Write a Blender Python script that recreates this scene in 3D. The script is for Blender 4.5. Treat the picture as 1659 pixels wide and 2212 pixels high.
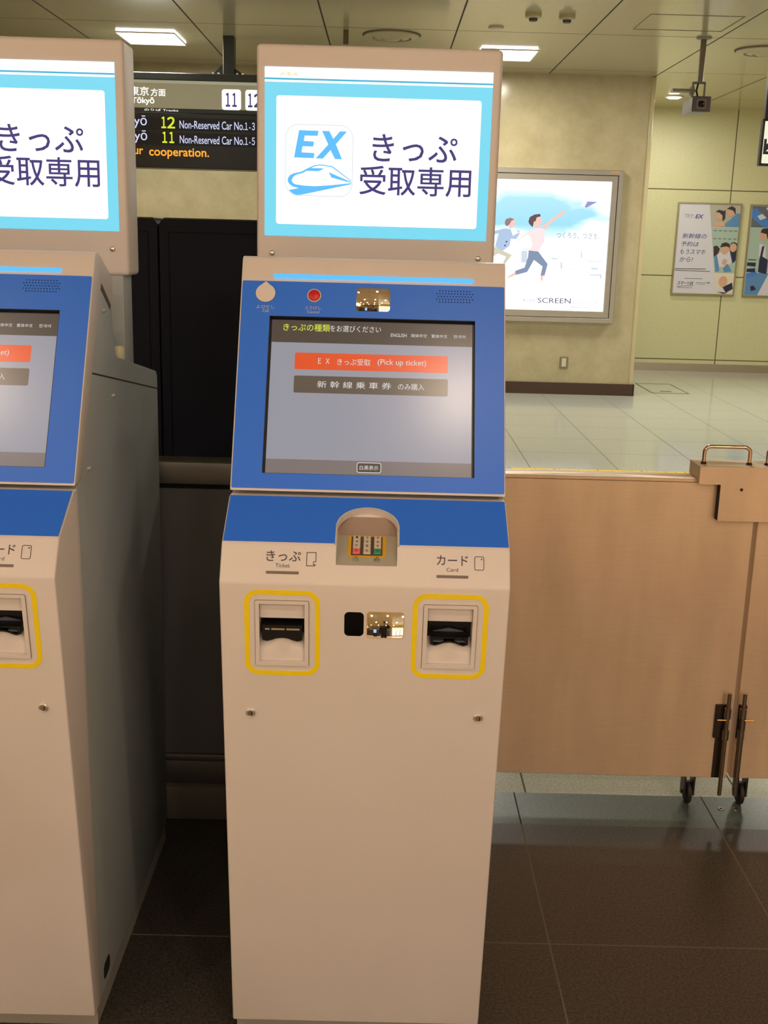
import bpy, bmesh, math, random
from mathutils import Vector, Matrix
random.seed(7)
S = bpy.context.scene
for o in list(bpy.data.objects): bpy.data.objects.remove(o)
COL = S.collection

# ------------------------------------------------------------------ camera, world, exposure, lights
CAM_H = 1.60
CEIL = 3.28
cam = bpy.data.cameras.new('camera'); cam_o = bpy.data.objects.new('camera', cam); COL.objects.link(cam_o)
cam.sensor_fit = 'VERTICAL'; cam.sensor_height = 36.0; cam.lens = 36.0*2414.33/2212.0
cam.clip_start = 0.01; cam.clip_end = 100
th, yaw, roll = 0.240076, 0.0061874, 0.02687
f = Vector((math.sin(yaw)*math.cos(th), math.cos(yaw)*math.cos(th), -math.sin(th)))
r = f.cross(Vector((0, 0, 1))).normalized(); u = r.cross(f)
r2 = math.cos(roll)*r+math.sin(roll)*u; u2 = -math.sin(roll)*r+math.cos(roll)*u
cam_o.matrix_world = Matrix(((r2.x, u2.x, -f.x, 0), (r2.y, u2.y, -f.y, 0), (r2.z, u2.z, -f.z, CAM_H), (0, 0, 0, 1)))
S.camera = cam_o
w = bpy.data.worlds.new('world'); S.world = w; w.use_nodes = True
w.node_tree.nodes['Background'].inputs[0].default_value = (0.9, 0.75, 0.55, 1)
w.node_tree.nodes['Background'].inputs[1].default_value = 0.02
S.view_settings.view_transform = 'Standard'; S.view_settings.look = 'None'
S.view_settings.exposure = 0.0; S.view_settings.gamma = 1.0
S.view_settings.use_curve_mapping = False

WARM = (1.0, 0.78, 0.63)        # downlights over the ticket hall
COOL = (1.0, 0.96, 0.86)        # ceiling panels beyond the fence
P_COOL = 46.0
# watts of each downlight: rows going back from the machines, columns from left to right, the leftmost added
DOWN = {0.2: (5, 9, 9, 9), -2.3: (24, 34, 19, 60), -4.8: (24, 30, 14, 64), -7.3: (24, 28, 16, 54)}

# ------------------------------------------------------------------ helpers
def lin(c):
    c = c/255.0
    return c/12.92 if c <= 0.04045 else ((c+0.055)/1.055)**2.4
def rgb(r_, g_, b_): return (lin(r_), lin(g_), lin(b_), 1)

MATS = {}
def mat(name, col, rough=0.5, metal=0.0, emit=0.0, emit_col=None, noise=0.0, nscale=60, spec=0.5, coat=0.0, bump=0.0, aniso=0.0):
    if name in MATS: return MATS[name]
    m = bpy.data.materials.new(name); m.use_nodes = True
    nt = m.node_tree; b = nt.nodes['Principled BSDF']
    b.inputs['Base Color'].default_value = col
    b.inputs['Roughness'].default_value = rough
    b.inputs['Metallic'].default_value = metal
    b.inputs['Specular IOR Level'].default_value = spec
    b.inputs['Coat Weight'].default_value = coat
    b.inputs['Anisotropic'].default_value = aniso
    if emit > 0:
        b.inputs['Emission Color'].default_value = emit_col or col
        b.inputs['Emission Strength'].default_value = emit
    if noise > 0 or bump > 0:
        tc = nt.nodes.new('ShaderNodeTexCoord'); n = nt.nodes.new('ShaderNodeTexNoise')
        n.inputs['Scale'].default_value = nscale; n.inputs['Detail'].default_value = 6
        nt.links.new(tc.outputs['Object'], n.inputs['Vector'])
        if noise > 0:
            mx = nt.nodes.new('ShaderNodeMix'); mx.data_type = 'RGBA'
            mx.inputs[6].default_value = tuple(x*(1-noise) for x in col[:3])+(1,)
            mx.inputs[7].default_value = tuple(min(1, x*(1+noise)) for x in col[:3])+(1,)
            nt.links.new(n.outputs['Fac'], mx.inputs[0]); nt.links.new(mx.outputs[2], b.inputs['Base Color'])
        if bump > 0:
            bp = nt.nodes.new('ShaderNodeBump'); bp.inputs['Strength'].default_value = bump; bp.inputs['Distance'].default_value = 0.002
            nt.links.new(n.outputs['Fac'], bp.inputs['Height']); nt.links.new(bp.outputs['Normal'], b.inputs['Normal'])
    MATS[name] = m
    return m

class Fr:
    """a flat frame: origin, right and up directions; normal points out of the face"""
    def __init__(s, O, ex, ey):
        s.O = Vector(O); s.ex = Vector(ex).normalized(); s.ey = Vector(ey).normalized(); s.n = s.ex.cross(s.ey)
    def p(s, a, b, c=0.0): return s.O+s.ex*a+s.ey*b+s.n*c

def rr(a0, a1, b0, b1, rad=0.0, n=6):
    if rad <= 0: return [(a0, b0), (a1, b0), (a1, b1), (a0, b1)]
    out = []
    for cx, cy, st in ((a1-rad, b0+rad, -90), (a1-rad, b1-rad, 0), (a0+rad, b1-rad, 90), (a0+rad, b0+rad, 180)):
        for k in range(n+1):
            t = math.radians(st+90*k/n); out.append((cx+rad*math.cos(t), cy+rad*math.sin(t)))
    return out
def circ(a, b, rad, n=24, rb=None): return [(a+rad*math.cos(2*math.pi*k/n), b+(rb or rad)*math.sin(2*math.pi*k/n)) for k in range(n)]

def curve_mesh(loops, t):
    c = bpy.data.curves.new('tmp', 'CURVE'); c.dimensions = '2D'; c.fill_mode = 'BOTH'; c.extrude = t/2
    for L in loops:
        s = c.splines.new('POLY'); s.points.add(len(L)-1); s.use_cyclic_u = True
        for q, v in zip(s.points, L): q.co = (v[0], v[1], 0, 1)
    o = bpy.data.objects.new('tmp', c); m = bpy.data.meshes.new_from_object(o)
    bpy.data.objects.remove(o); bpy.data.curves.remove(c)
    return m

class MB:
    """collects shapes (in world coordinates) into one mesh"""
    def __init__(s): s.bm = bmesh.new()
    def _add(s, verts, faces):
        vs = [s.bm.verts.new(v) for v in verts]
        for q in faces:
            try: s.bm.faces.new([vs[i] for i in q])
            except ValueError: pass
        return s
    def box(s, x0, x1, y0, y1, z0, z1):
        v = [(x, y, z) for x in (x0, x1) for y in (y0, y1) for z in (z0, z1)]
        return s._add(v, [(0, 1, 3, 2), (4, 6, 7, 5), (0, 4, 5, 1), (2, 3, 7, 6), (0, 2, 6, 4), (1, 5, 7, 3)])
    def prism(s, pts, x0, x1):
        """outline in (y,z) pushed along x"""
        n = len(pts); v = [(x0, y, z) for y, z in pts]+[(x1, y, z) for y, z in pts]
        return s._add(v, [tuple(range(n))[::-1], tuple(range(n, 2*n))]+[(i, (i+1) % n, n+(i+1) % n, n+i) for i in range(n)])
    def plate(s, fr, loops, w0=0.0, t=0.001):
        m = curve_mesh(loops, t)
        vs = [s.bm.verts.new(fr.p(v.co.x, v.co.y, w0+t/2+v.co.z)) for v in m.vertices]
        for q in m.polygons:
            try: s.bm.faces.new([vs[i] for i in q.vertices])
            except ValueError: pass
        bpy.data.meshes.remove(m)
        return s
    def fbox(s, fr, a0, a1, b0, b1, w0, w1):
        v = [fr.p(a, b, c) for a in (a0, a1) for b in (b0, b1) for c in (w0, w1)]
        return s._add(v, [(0, 1, 3, 2), (4, 6, 7, 5), (0, 4, 5, 1), (2, 3, 7, 6), (0, 2, 6, 4), (1, 5, 7, 3)])
    def lathe(s, base, axis, prof, n=24):
        """prof: (radius, height) pairs along axis from base"""
        ax = Vector(axis).normalized(); t = Vector((1, 0, 0)) if abs(ax.x) < 0.9 else Vector((0, 1, 0))
        e1 = ax.cross(t).normalized(); e2 = ax.cross(e1); base = Vector(base); v = []
        for rad, h in prof:
            for k in range(n):
                a = 2*math.pi*k/n; v.append(base+ax*h+(e1*math.cos(a)+e2*math.sin(a))*rad)
        F = []
        for i in range(len(prof)-1):
            for k in range(n):
                k2 = (k+1) % n; F.append((i*n+k, i*n+k2, (i+1)*n+k2, (i+1)*n+k))
        F.append(tuple(range(n))[::-1]); F.append(tuple((len(prof)-1)*n+k for k in range(n)))
        return s._add(v, F)
    def cyl(s, a, b, rad, n=20):
        a = Vector(a); b = Vector(b); return s.lathe(a, b-a, [(rad, 0), (rad, (b-a).length)], n)
    def tube(s, pts, rad, n=12):
        pts = [Vector(p) for p in pts]; v = []; N = len(pts); prev = None
        for i, p in enumerate(pts):
            d = (pts[min(i+1, N-1)]-pts[max(i-1, 0)]).normalized()
            if prev is None:
                t = Vector((0, 0, 1)) if abs(d.z) < 0.9 else Vector((1, 0, 0)); e1 = d.cross(t).normalized()
            else: e1 = (prev-d*prev.dot(d)).normalized()
            prev = e1; e2 = d.cross(e1)
            for k in range(n):
                a = 2*math.pi*k/n; v.append(p+(e1*math.cos(a)+e2*math.sin(a))*rad)
        F = [(i*n+k, i*n+(k+1) % n, (i+1)*n+(k+1) % n, (i+1)*n+k) for i in range(N-1) for k in range(n)]
        F.append(tuple(range(n))[::-1]); F.append(tuple((N-1)*n+k for k in range(n)))
        return s._add(v, F)
    def ball(s, c, rx, ry, rz, n=16, m=10):
        v = [(c[0], c[1], c[2]-rz)]
        for i in range(1, m):
            a = -math.pi/2+math.pi*i/m
            for k in range(n):
                b = 2*math.pi*k/n; v.append((c[0]+rx*math.cos(a)*math.cos(b), c[1]+ry*math.cos(a)*math.sin(b), c[2]+rz*math.sin(a)))
        v.append((c[0], c[1], c[2]+rz)); F = []
        for k in range(n):
            F.append((0, 1+(k+1) % n, 1+k)); F.append((len(v)-1, 1+(m-2)*n+k, 1+(m-2)*n+(k+1) % n))
            for i in range(m-2): F.append((1+i*n+k, 1+i*n+(k+1) % n, 1+(i+1)*n+(k+1) % n, 1+(i+1)*n+k))
        return s._add(v, F)
    def bevel(s, width, seg=2, ang=30):
        bmesh.ops.remove_doubles(s.bm, verts=s.bm.verts, dist=1e-6)
        bmesh.ops.recalc_face_normals(s.bm, faces=s.bm.faces)
        ed = [e for e in s.bm.edges if len(e.link_faces) == 2 and e.calc_face_angle(0) > math.radians(ang)]
        bmesh.ops.bevel(s.bm, geom=ed, offset=width, segments=seg, affect='EDGES', profile=0.5, clamp_overlap=True)
        return s

WP = {}     # world position of every object's origin while building
def tag(o, label=None, cat=None, group=None, kind=None):
    if label: o['label'] = label
    if cat: o['category'] = cat
    if group: o['group'] = group
    if kind: o['kind'] = kind
    return o
def obj(name, mb, material, parent=None, smooth=True, label=None, cat=None, group=None, kind=None, ang=35):
    bm = mb.bm if isinstance(mb, MB) else mb
    bmesh.ops.recalc_face_normals(bm, faces=bm.faces)
    xs = [v.co for v in bm.verts]
    lo = Vector((min(v.x for v in xs), min(v.y for v in xs), min(v.z for v in xs)))
    hi = Vector((max(v.x for v in xs), max(v.y for v in xs), max(v.z for v in xs)))
    c = (lo+hi)/2
    if parent is None: c.z = lo.z
    for v in bm.verts: v.co -= c
    me = bpy.data.meshes.new(name); bm.to_mesh(me); bm.free()
    if smooth:
        for q in me.polygons: q.use_smooth = True
        me.set_sharp_from_angle(angle=math.radians(ang))
    me.materials.append(material)
    o = bpy.data.objects.new(name, me); COL.objects.link(o)
    WP[o] = c.copy()
    if parent is not None:
        o.parent = parent; o.location = c-WP[parent]
    else: o.location = c
    return tag(o, label, cat, group, kind)
def thing(name, loc, label, cat, group=None):
    o = bpy.data.objects.new(name, None); COL.objects.link(o); o.location = loc; WP[o] = Vector(loc)
    o.empty_display_size = 0.1
    return tag(o, label, cat, group)
def copy_tree(o, parent=None):
    c = o.copy(); COL.objects.link(c)
    if parent: c.parent = parent
    for ch in list(o.children): copy_tree(ch, c)
    return c
def struct(name, mb, material, **k): return obj(name, mb, material, kind='structure', smooth=k.pop('smooth', False), **k)

def text_mesh(s, bold=0.0, shear=0.0):
    c = bpy.data.curves.new('tmp', 'FONT'); c.body = s; c.offset = bold; c.shear = shear; c.resolution_u = 3
    o = bpy.data.objects.new('tmp', c); m = bpy.data.meshes.new_from_object(o)
    bpy.data.objects.remove(o); bpy.data.curves.remove(c); return m
def add_text(mb, s, fr, a0, a1, b0, b1, w=0.0004, bold=0.0, shear=0.0):
    """lettering scaled so that its ink fills the box a0..a1, b0..b1 of the frame"""
    if bold > 0 and any(ord(ch) > 0x2000 for ch in s):      # heavier strokes for CJK: overlaid copies
        dx = bold*1.1*(b1-b0)
        for k, (p, q) in enumerate(((0, 0), (dx, 0), (0, dx), (dx, dx), (dx/2, dx/2))): add_text(mb, s, fr, a0+p-dx/2, a1+p-dx/2, b0+q-dx/2, b1+q-dx/2, w+.00002*k, 0.0, shear)
        return
    m = text_mesh(s, bold, shear)
    X = [v.co.x for v in m.vertices]; Y = [v.co.y for v in m.vertices]
    if not X: return
    x0, x1, y0, y1 = min(X), max(X), min(Y), max(Y)
    sx = (a1-a0)/(x1-x0); sy = (b1-b0)/max(y1-y0, 1e-6)
    vs = [mb.bm.verts.new(fr.p(a0+(v.co.x-x0)*sx, b0+(v.co.y-y0)*sy, w)) for v in m.vertices]
    for q in m.polygons:
        try: mb.bm.faces.new([vs[i] for i in q.vertices])
        except ValueError: pass
    bpy.data.meshes.remove(m)
def text(name, s, fr, box, material, parent, w=0.0004, bold=0.0, shear=0.0):
    mb = MB(); add_text(mb, s, fr, *box, w=w, bold=bold, shear=shear)
    return flat(name, mb, material, parent)
def flat(name, mb, material, parent):
    """printed or lit marks lying on a face: no normal recalculation"""
    bm = mb.bm; xs = [v.co for v in bm.verts]
    c = Vector(((min(v.x for v in xs)+max(v.x for v in xs))/2, (min(v.y for v in xs)+max(v.y for v in xs))/2, (min(v.z for v in xs)+max(v.z for v in xs))/2))
    for v in bm.verts: v.co -= c
    me = bpy.data.meshes.new(name); bm.to_mesh(me); bm.free(); me.materials.append(material)
    o = bpy.data.objects.new(name, me); COL.objects.link(o); WP[o] = c; o.parent = parent; o.location = c-WP[parent]
    return o
def cut(o, cutters):
    """subtract solids from an object's mesh and keep the result"""
    o2 = []
    for mb in cutters:
        bmesh.ops.recalc_face_normals(mb.bm, faces=mb.bm.faces)
        me = bpy.data.meshes.new('tmp'); mb.bm.to_mesh(me); mb.bm.free()
        c = bpy.data.objects.new('tmp', me); COL.objects.link(c); o2.append(c)
        md = o.modifiers.new('b', 'BOOLEAN'); md.operation = 'DIFFERENCE'; md.object = c; md.solver = 'EXACT'
    bpy.context.view_layer.update()
    dg = bpy.context.evaluated_depsgraph_get()
    me = bpy.data.meshes.new_from_object(o.evaluated_get(dg), depsgraph=dg)
    o.modifiers.clear(); old = o.data; name = old.name; o.data = me; bpy.data.meshes.remove(old); me.name = name
    for c in o2: bpy.data.objects.remove(c)
    for q in me.polygons: q.use_smooth = True
    me.set_sharp_from_angle(angle=math.radians(25))
    return o

# ------------------------------------------------------------------ procedural surfaces of the hall
def grid_lines(nt, coord, specs, width):
    """1 on joint lines; specs: (axis 0/1/2, spacing, offset)"""
    sep = nt.nodes.new('ShaderNodeSeparateXYZ'); nt.links.new(coord, sep.inputs[0]); res = None
    def M(op, a, b=None):
        n = nt.nodes.new('ShaderNodeMath'); n.operation = op
        for i, x in enumerate((a, b)):
            if x is None: continue
            if isinstance(x, (int, float)): n.inputs[i].default_value = x
            else: nt.links.new(x, n.inputs[i])
        return n.outputs[0]
    for ax, sp, off in specs:
        q = M('DIVIDE', M('SUBTRACT', sep.outputs[ax], off), sp)
        d = M('ABSOLUTE', M('SUBTRACT', M('FRACT', M('ADD', q, 0.5)), 0.5))
        line = M('LESS_THAN', d, width/sp/2)
        res = line if res is None else M('MAXIMUM', res, line)
    return res
def tiled(name, c1, c2, joint, specs, width, nscale, rough, coat=0.0, metal=0.0, spec=0.5, big=0.0, bumpy=0.0):
    m = bpy.data.materials.new(name); m.use_nodes = True; nt = m.node_tree; b = nt.nodes['Principled BSDF']
    g = nt.nodes.new('ShaderNodeNewGeometry')
    n = nt.nodes.new('ShaderNodeTexNoise'); n.inputs['Scale'].default_value = nscale; n.inputs['Detail'].default_value = 8; n.inputs['Roughness'].default_value = 0.7
    nt.links.new(g.outputs['Position'], n.inputs['Vector'])
    rp = nt.nodes.new('ShaderNodeValToRGB'); rp.color_ramp.elements[0].position = 0.36; rp.color_ramp.elements[1].position = 0.64
    rp.color_ramp.elements[0].color = c1; rp.color_ramp.elements[1].color = c2
    nt.links.new(n.outputs['Fac'], rp.inputs[0]); col = rp.outputs[0]
    if big > 0:
        n2 = nt.nodes.new('ShaderNodeTexNoise'); n2.inputs['Scale'].default_value = 1.7; n2.inputs['Detail'].default_value = 6; n2.inputs['Distortion'].default_value = 1.2
        nt.links.new(g.outputs['Position'], n2.inputs['Vector'])
        mp = nt.nodes.new('ShaderNodeMapRange'); mp.inputs[1].default_value = 0.3; mp.inputs[2].default_value = 0.7
        mp.inputs[3].default_value = 1-big; mp.inputs[4].default_value = 1+big*0.5
        nt.links.new(n2.outputs['Fac'], mp.inputs[0])
        mm = nt.nodes.new('ShaderNodeVectorMath'); mm.operation = 'MULTIPLY'
        nt.links.new(col, mm.inputs[0]); nt.links.new(mp.outputs[0], mm.inputs[1]); col = mm.outputs[0]
    if specs:
        ln = grid_lines(nt, g.outputs['Position'], specs, width)
        mx = nt.nodes.new('ShaderNodeMix'); mx.data_type = 'RGBA'; nt.links.new(ln, mx.inputs[0]); nt.links.new(col, mx.inputs[6]); mx.inputs[7].default_value = joint
        nt.links.new(mx.outputs[2], b.inputs['Base Color'])
        mr = nt.nodes.new('ShaderNodeMix'); nt.links.new(ln, mr.inputs[0]); mr.inputs[2].default_value = rough; mr.inputs[3].default_value = 0.9
        nt.links.new(mr.outputs[0], b.inputs['Roughness'])
    else:
        nt.links.new(col, b.inputs['Base Color']); b.inputs['Roughness'].default_value = rough
    if bumpy:
        bp = nt.nodes.new('ShaderNodeBump'); bp.inputs['Strength'].default_value = bumpy; bp.inputs['Distance'].default_value = 0.001
        nt.links.new(n.outputs['Fac'], bp.inputs['Height']); nt.links.new(bp.outputs['Normal'], b.inputs['Normal'])
    b.inputs['Metallic'].default_value = metal; b.inputs['Coat Weight'].default_value = coat; b.inputs['Specular IOR Level'].default_value = spec
    return m

M_dark_floor = tiled('brown_granite', rgb(34, 31, 28), rgb(82, 76, 70), rgb(112, 106, 98), [(0, 0.56, 0.43), (1, 0.62, 2.31)], 0.004, 150, 0.33, spec=0.35)
M_threshold = tiled('green_granite', rgb(72, 82, 78), rgb(98, 106, 100), rgb(40, 44, 40), [(0, 0.56, 0.43)], 0.004, 120, 0.25)
M_light_floor = tiled('pale_granite', rgb(166, 168, 156), rgb(214, 216, 204), rgb(92, 92, 78), [(0, 0.645, 0.465), (1, 0.645, 0.265)], 0.006, 130, 0.11, spec=0.7)
M_hall_floor = tiled('hall_granite', rgb(196, 178, 150), rgb(226, 210, 184), rgb(110, 96, 78), [(0, 0.62, 0.43), (1, 0.62, 2.31)], 0.004, 120, 0.25)
M_ceiling = tiled('beige_ceiling_panel', rgb(186, 176, 142), rgb(192, 182, 148), rgb(60, 54, 40), [(0, 1.087, 0.556), (1, 1.96, 0.10)], 0.014, 40, 0.16, spec=0.65)
M_marble = tiled('beige_marble', rgb(180, 166, 128), rgb(191, 178, 142), rgb(130, 110, 76), None, 0.0, 5, 0.16, spec=0.5, big=0.07)
M_cream = tiled('cream_wall_panel', rgb(208, 206, 162), rgb(214, 212, 168), rgb(110, 100, 70), [(0, 1.075, 4.402), (2, 1.075, 1.228)], 0.014, 30, 0.3)
M_skirt = mat('dark_brown_skirting', rgb(66, 44, 30), 0.35, noise=0.1)
M_steel = mat('brushed_steel', rgb(190, 182, 170), 0.33, 1.0, noise=0.05, nscale=9)
M_plain = mat('warm_plaster', rgb(196, 176, 136), 0.5)

struct('floor', MB().box(-8, 8, 0.45, 2.865, -0.1, 0), M_dark_floor)
struct('floor_hall', MB().box(-8, 8, -15, 0.45, -0.1, 0), M_hall_floor)
struct('floor_threshold', MB().box(-8, 8, 2.865, 3.05, -0.1, 0.0), M_threshold)
struct('floor_beyond', MB().box(-8, 8, 3.05, 15, -0.1, 0.0), M_light_floor)
struct('ceiling', MB().box(-8, 8, -15, 15, CEIL, CEIL+0.1), M_ceiling)
struct('wall_back', MB().box(-8, 2.70, 12.16, 15, 0, CEIL), M_marble)
struct('trim_1', MB().box(2.70, 2.745, 12.15, 15, 0, CEIL).bevel(0.012, 3), mat('stone_corner', rgb(206, 192, 150), 0.2), smooth=True)
struct('baseboard_back', MB().box(-8, 2.75, 12.135, 12.16, 0, 0.125).box(2.745, 2.76, 12.135, 14.8, 0, 0.125), M_skirt)
struct('wall_recess', MB().box(2.745, 8, 14.8, 15, 0, CEIL), M_cream)
struct('baseboard_recess', MB().box(2.76, 8, 14.78, 14.8, 0, 0.10), M_steel)
struct('wall_left', MB().box(-8.1, -8, -15, 15, 0, CEIL), M_plain)
struct('wall_right', MB().box(8, 8.1, -15, 15, 0, CEIL), M_plain)
struct('wall_front', MB().box(-8, 8, -15.1, -15, 0, CEIL), M_plain)

# ------------------------------------------------------------------ lamps
def area(name, loc, sx, sy, power, col, parent=None, shape='RECTANGLE', spread=math.pi):
    L = bpy.data.lights.new(name, 'AREA'); L.shape = shape; L.size = sx; L.size_y = sy; L.energy = power; L.color = col; L.spread = spread
    o = bpy.data.objects.new(name, L); COL.objects.link(o)
    if parent is not None: o.parent = parent; o.location = Vector(loc)-WP[parent]
    else: o.location = loc
    return o
M_lamp_white = mat('lamp_panel', rgb(255, 255, 255), 0.5, emit=6.0, emit_col=(1, 0.97, 0.9, 1))
M_lamp_warm = mat('lamp_lens_warm', rgb(255, 240, 210), 0.5, emit=30.0, emit_col=(1, 0.74, 0.42, 1))
M_white_metal = mat('white_enamel', rgb(206, 198, 176), 0.35)
def panel_light(x, y, label, power):
    t = thing('ceiling_light', (x, y, CEIL-0.02), label, 'ceiling light', 'square ceiling panel lights')
    fr = Fr((x, y, CEIL-0.012), (1, 0, 0), (0, -1, 0))
    obj('light_frame', MB().plate(fr, [rr(-.256, .256, -.306, .306), rr(-.25, .25, -.30, .30)], 0.0, 0.012), M_white_metal, t)
    obj('diffuser', MB().box(x-.25, x+.25, y-.30, y+.30, CEIL-.012, CEIL-.002), M_lamp_white, t)
    area('lamp', (x, y, CEIL-.03), .48, .58, power, COOL, t)
panel_light(-2.10, 10.60, 'square white ceiling light glowing left of the departure board hanger', P_COOL)
panel_light(1.08, 10.96, 'square white ceiling light glowing above the lit advertising case', P_COOL)
panel_light(4.5, 11.2, 'square white ceiling light off to the right before the cream wall', P_COOL*1.6)
for x, y in ((-2.1, 6.4), (1.08, 6.4), (4.4, 6.6)):
    panel_light(x, y, 'square white ceiling light overhead beyond the steel gate', P_COOL*0.8)
def downlight(x, y, label, power, col=WARM, m=None, group='round downlights of the ticket hall'):
    t = thing('downlight', (x, y, CEIL-.012), label, 'downlight', group)
    obj('trim_ring', MB().lathe((x, y, CEIL-.012), (0, 0, 1), [(.085, 0), (.11, 0), (.115, .012), (.085, .012), (.085, 0)], 28), M_white_metal, t)
    obj('lens', MB().lathe((x, y, CEIL-.010), (0, 0, 1), [(.03, -.018), (.06, -.014), (.084, -.002), (.084, .008)], 28), m or M_lamp_warm, t)
    area('lamp', (x, y, CEIL-.034), .16, .16, power, col, t, 'DISK')
for y, watts in DOWN.items():
    for x, p in zip((-3.85, -1.75, 0.35, 2.45), watts):  # leftmost column is added, to light the machine fronts from the left
        downlight(x, y, 'warm round downlight in the ceiling behind the photographer (leftmost column added)', p)
downlight(3.306, 13.69, 'small round bright downlight in the ceiling close to the cream wall', 22, COOL,
          mat('lamp_lens_cool', rgb(255, 255, 240), 0.5, emit=8.0, emit_col=(1, 1, 0.82, 1)), 'round downlight of the recess')

# ------------------------------------------------------------------ ticket machine
XC = -0.018
M_shell = mat('cream_enamel', rgb(220, 212, 208), 0.42, noise=0.03, nscale=400, bump=0.03, spec=0.4)
M_cab = mat('grey_enamel', rgb(160, 166, 168), 0.45, noise=0.03, nscale=400, bump=0.05, spec=0.4)
M_blue = mat('blue_film', rgb(50, 120, 246), 0.34, noise=0.02, nscale=300, spec=0.4)
M_black = mat('black_plastic', rgb(14, 13, 14), 0.35)
M_blackgloss = mat('black_glass', rgb(4, 4, 5), 0.2, spec=0.2)
M_mirror = mat('mirror_glass', rgb(245, 240, 235), 0.02, 1.0)
M_chrome = mat('chrome', rgb(226, 222, 216), 0.28, 0.75)
M_ink = mat('grey_ink', rgb(72, 62, 70), 0.6)
M_greybar = mat('grey_film', rgb(120, 104, 98), 0.5)
M_yellow = mat('yellow_film', rgb(250, 220, 0), 0.5)
M_dark = mat('dark_seam', rgb(26, 24, 22), 0.7)
M_print = mat('pale_print', rgb(205, 200, 190), 0.6)
def lit(name, c, k=1.0): return mat(name, (0.02, 0.02, 0.02, 1), 0.3, emit=k, emit_col=c, spec=0.3)
L_cyan = lit('sign_cyan', rgb(118, 214, 238), 1.05)
L_teal = lit('sign_teal', rgb(60, 180, 215), 1.0)
L_white = lit('sign_white', (1.0, 1.0, 1.0, 1), 1.12)
L_navy = lit('sign_navy', rgb(62, 52, 120), 1.0)
L_sky = lit('sign_sky', rgb(92, 192, 255), 1.0)
L_line = lit('sign_line', rgb(168, 188, 196), 1.0)
L_orange = lit('sign_orange', rgb(246, 200, 96), 1.0)
L_bar = lit('light_bar_glow', rgb(84, 184, 255), 1.15)
L_lcd = mat('lcd_grey', rgb(30, 30, 33), 0.22, emit=1.0, emit_col=rgb(146, 146, 156), spec=0.5)
L_lcdbar = mat('lcd_brown', rgb(20, 18, 16), 0.22, emit=1.0, emit_col=rgb(78, 68, 60), spec=0.5)
L_lcdfoot = mat('lcd_footer', rgb(24, 22, 22), 0.22, emit=1.0, emit_col=rgb(122, 112, 110), spec=0.5)
L_lcdred = mat('lcd_orange', rgb(28, 12, 8), 0.22, emit=1.0, emit_col=rgb(222, 84, 42), spec=0.5)
L_lcdolive = mat('lcd_olive', rgb(20, 18, 14), 0.22, emit=1.0, emit_col=rgb(94, 82, 70), spec=0.5)
L_lcdtext = lit('lcd_text', rgb(214, 212, 210), 1.0)
L_lcdlime = lit('lcd_lime', rgb(206, 214, 70), 1.0)

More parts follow.
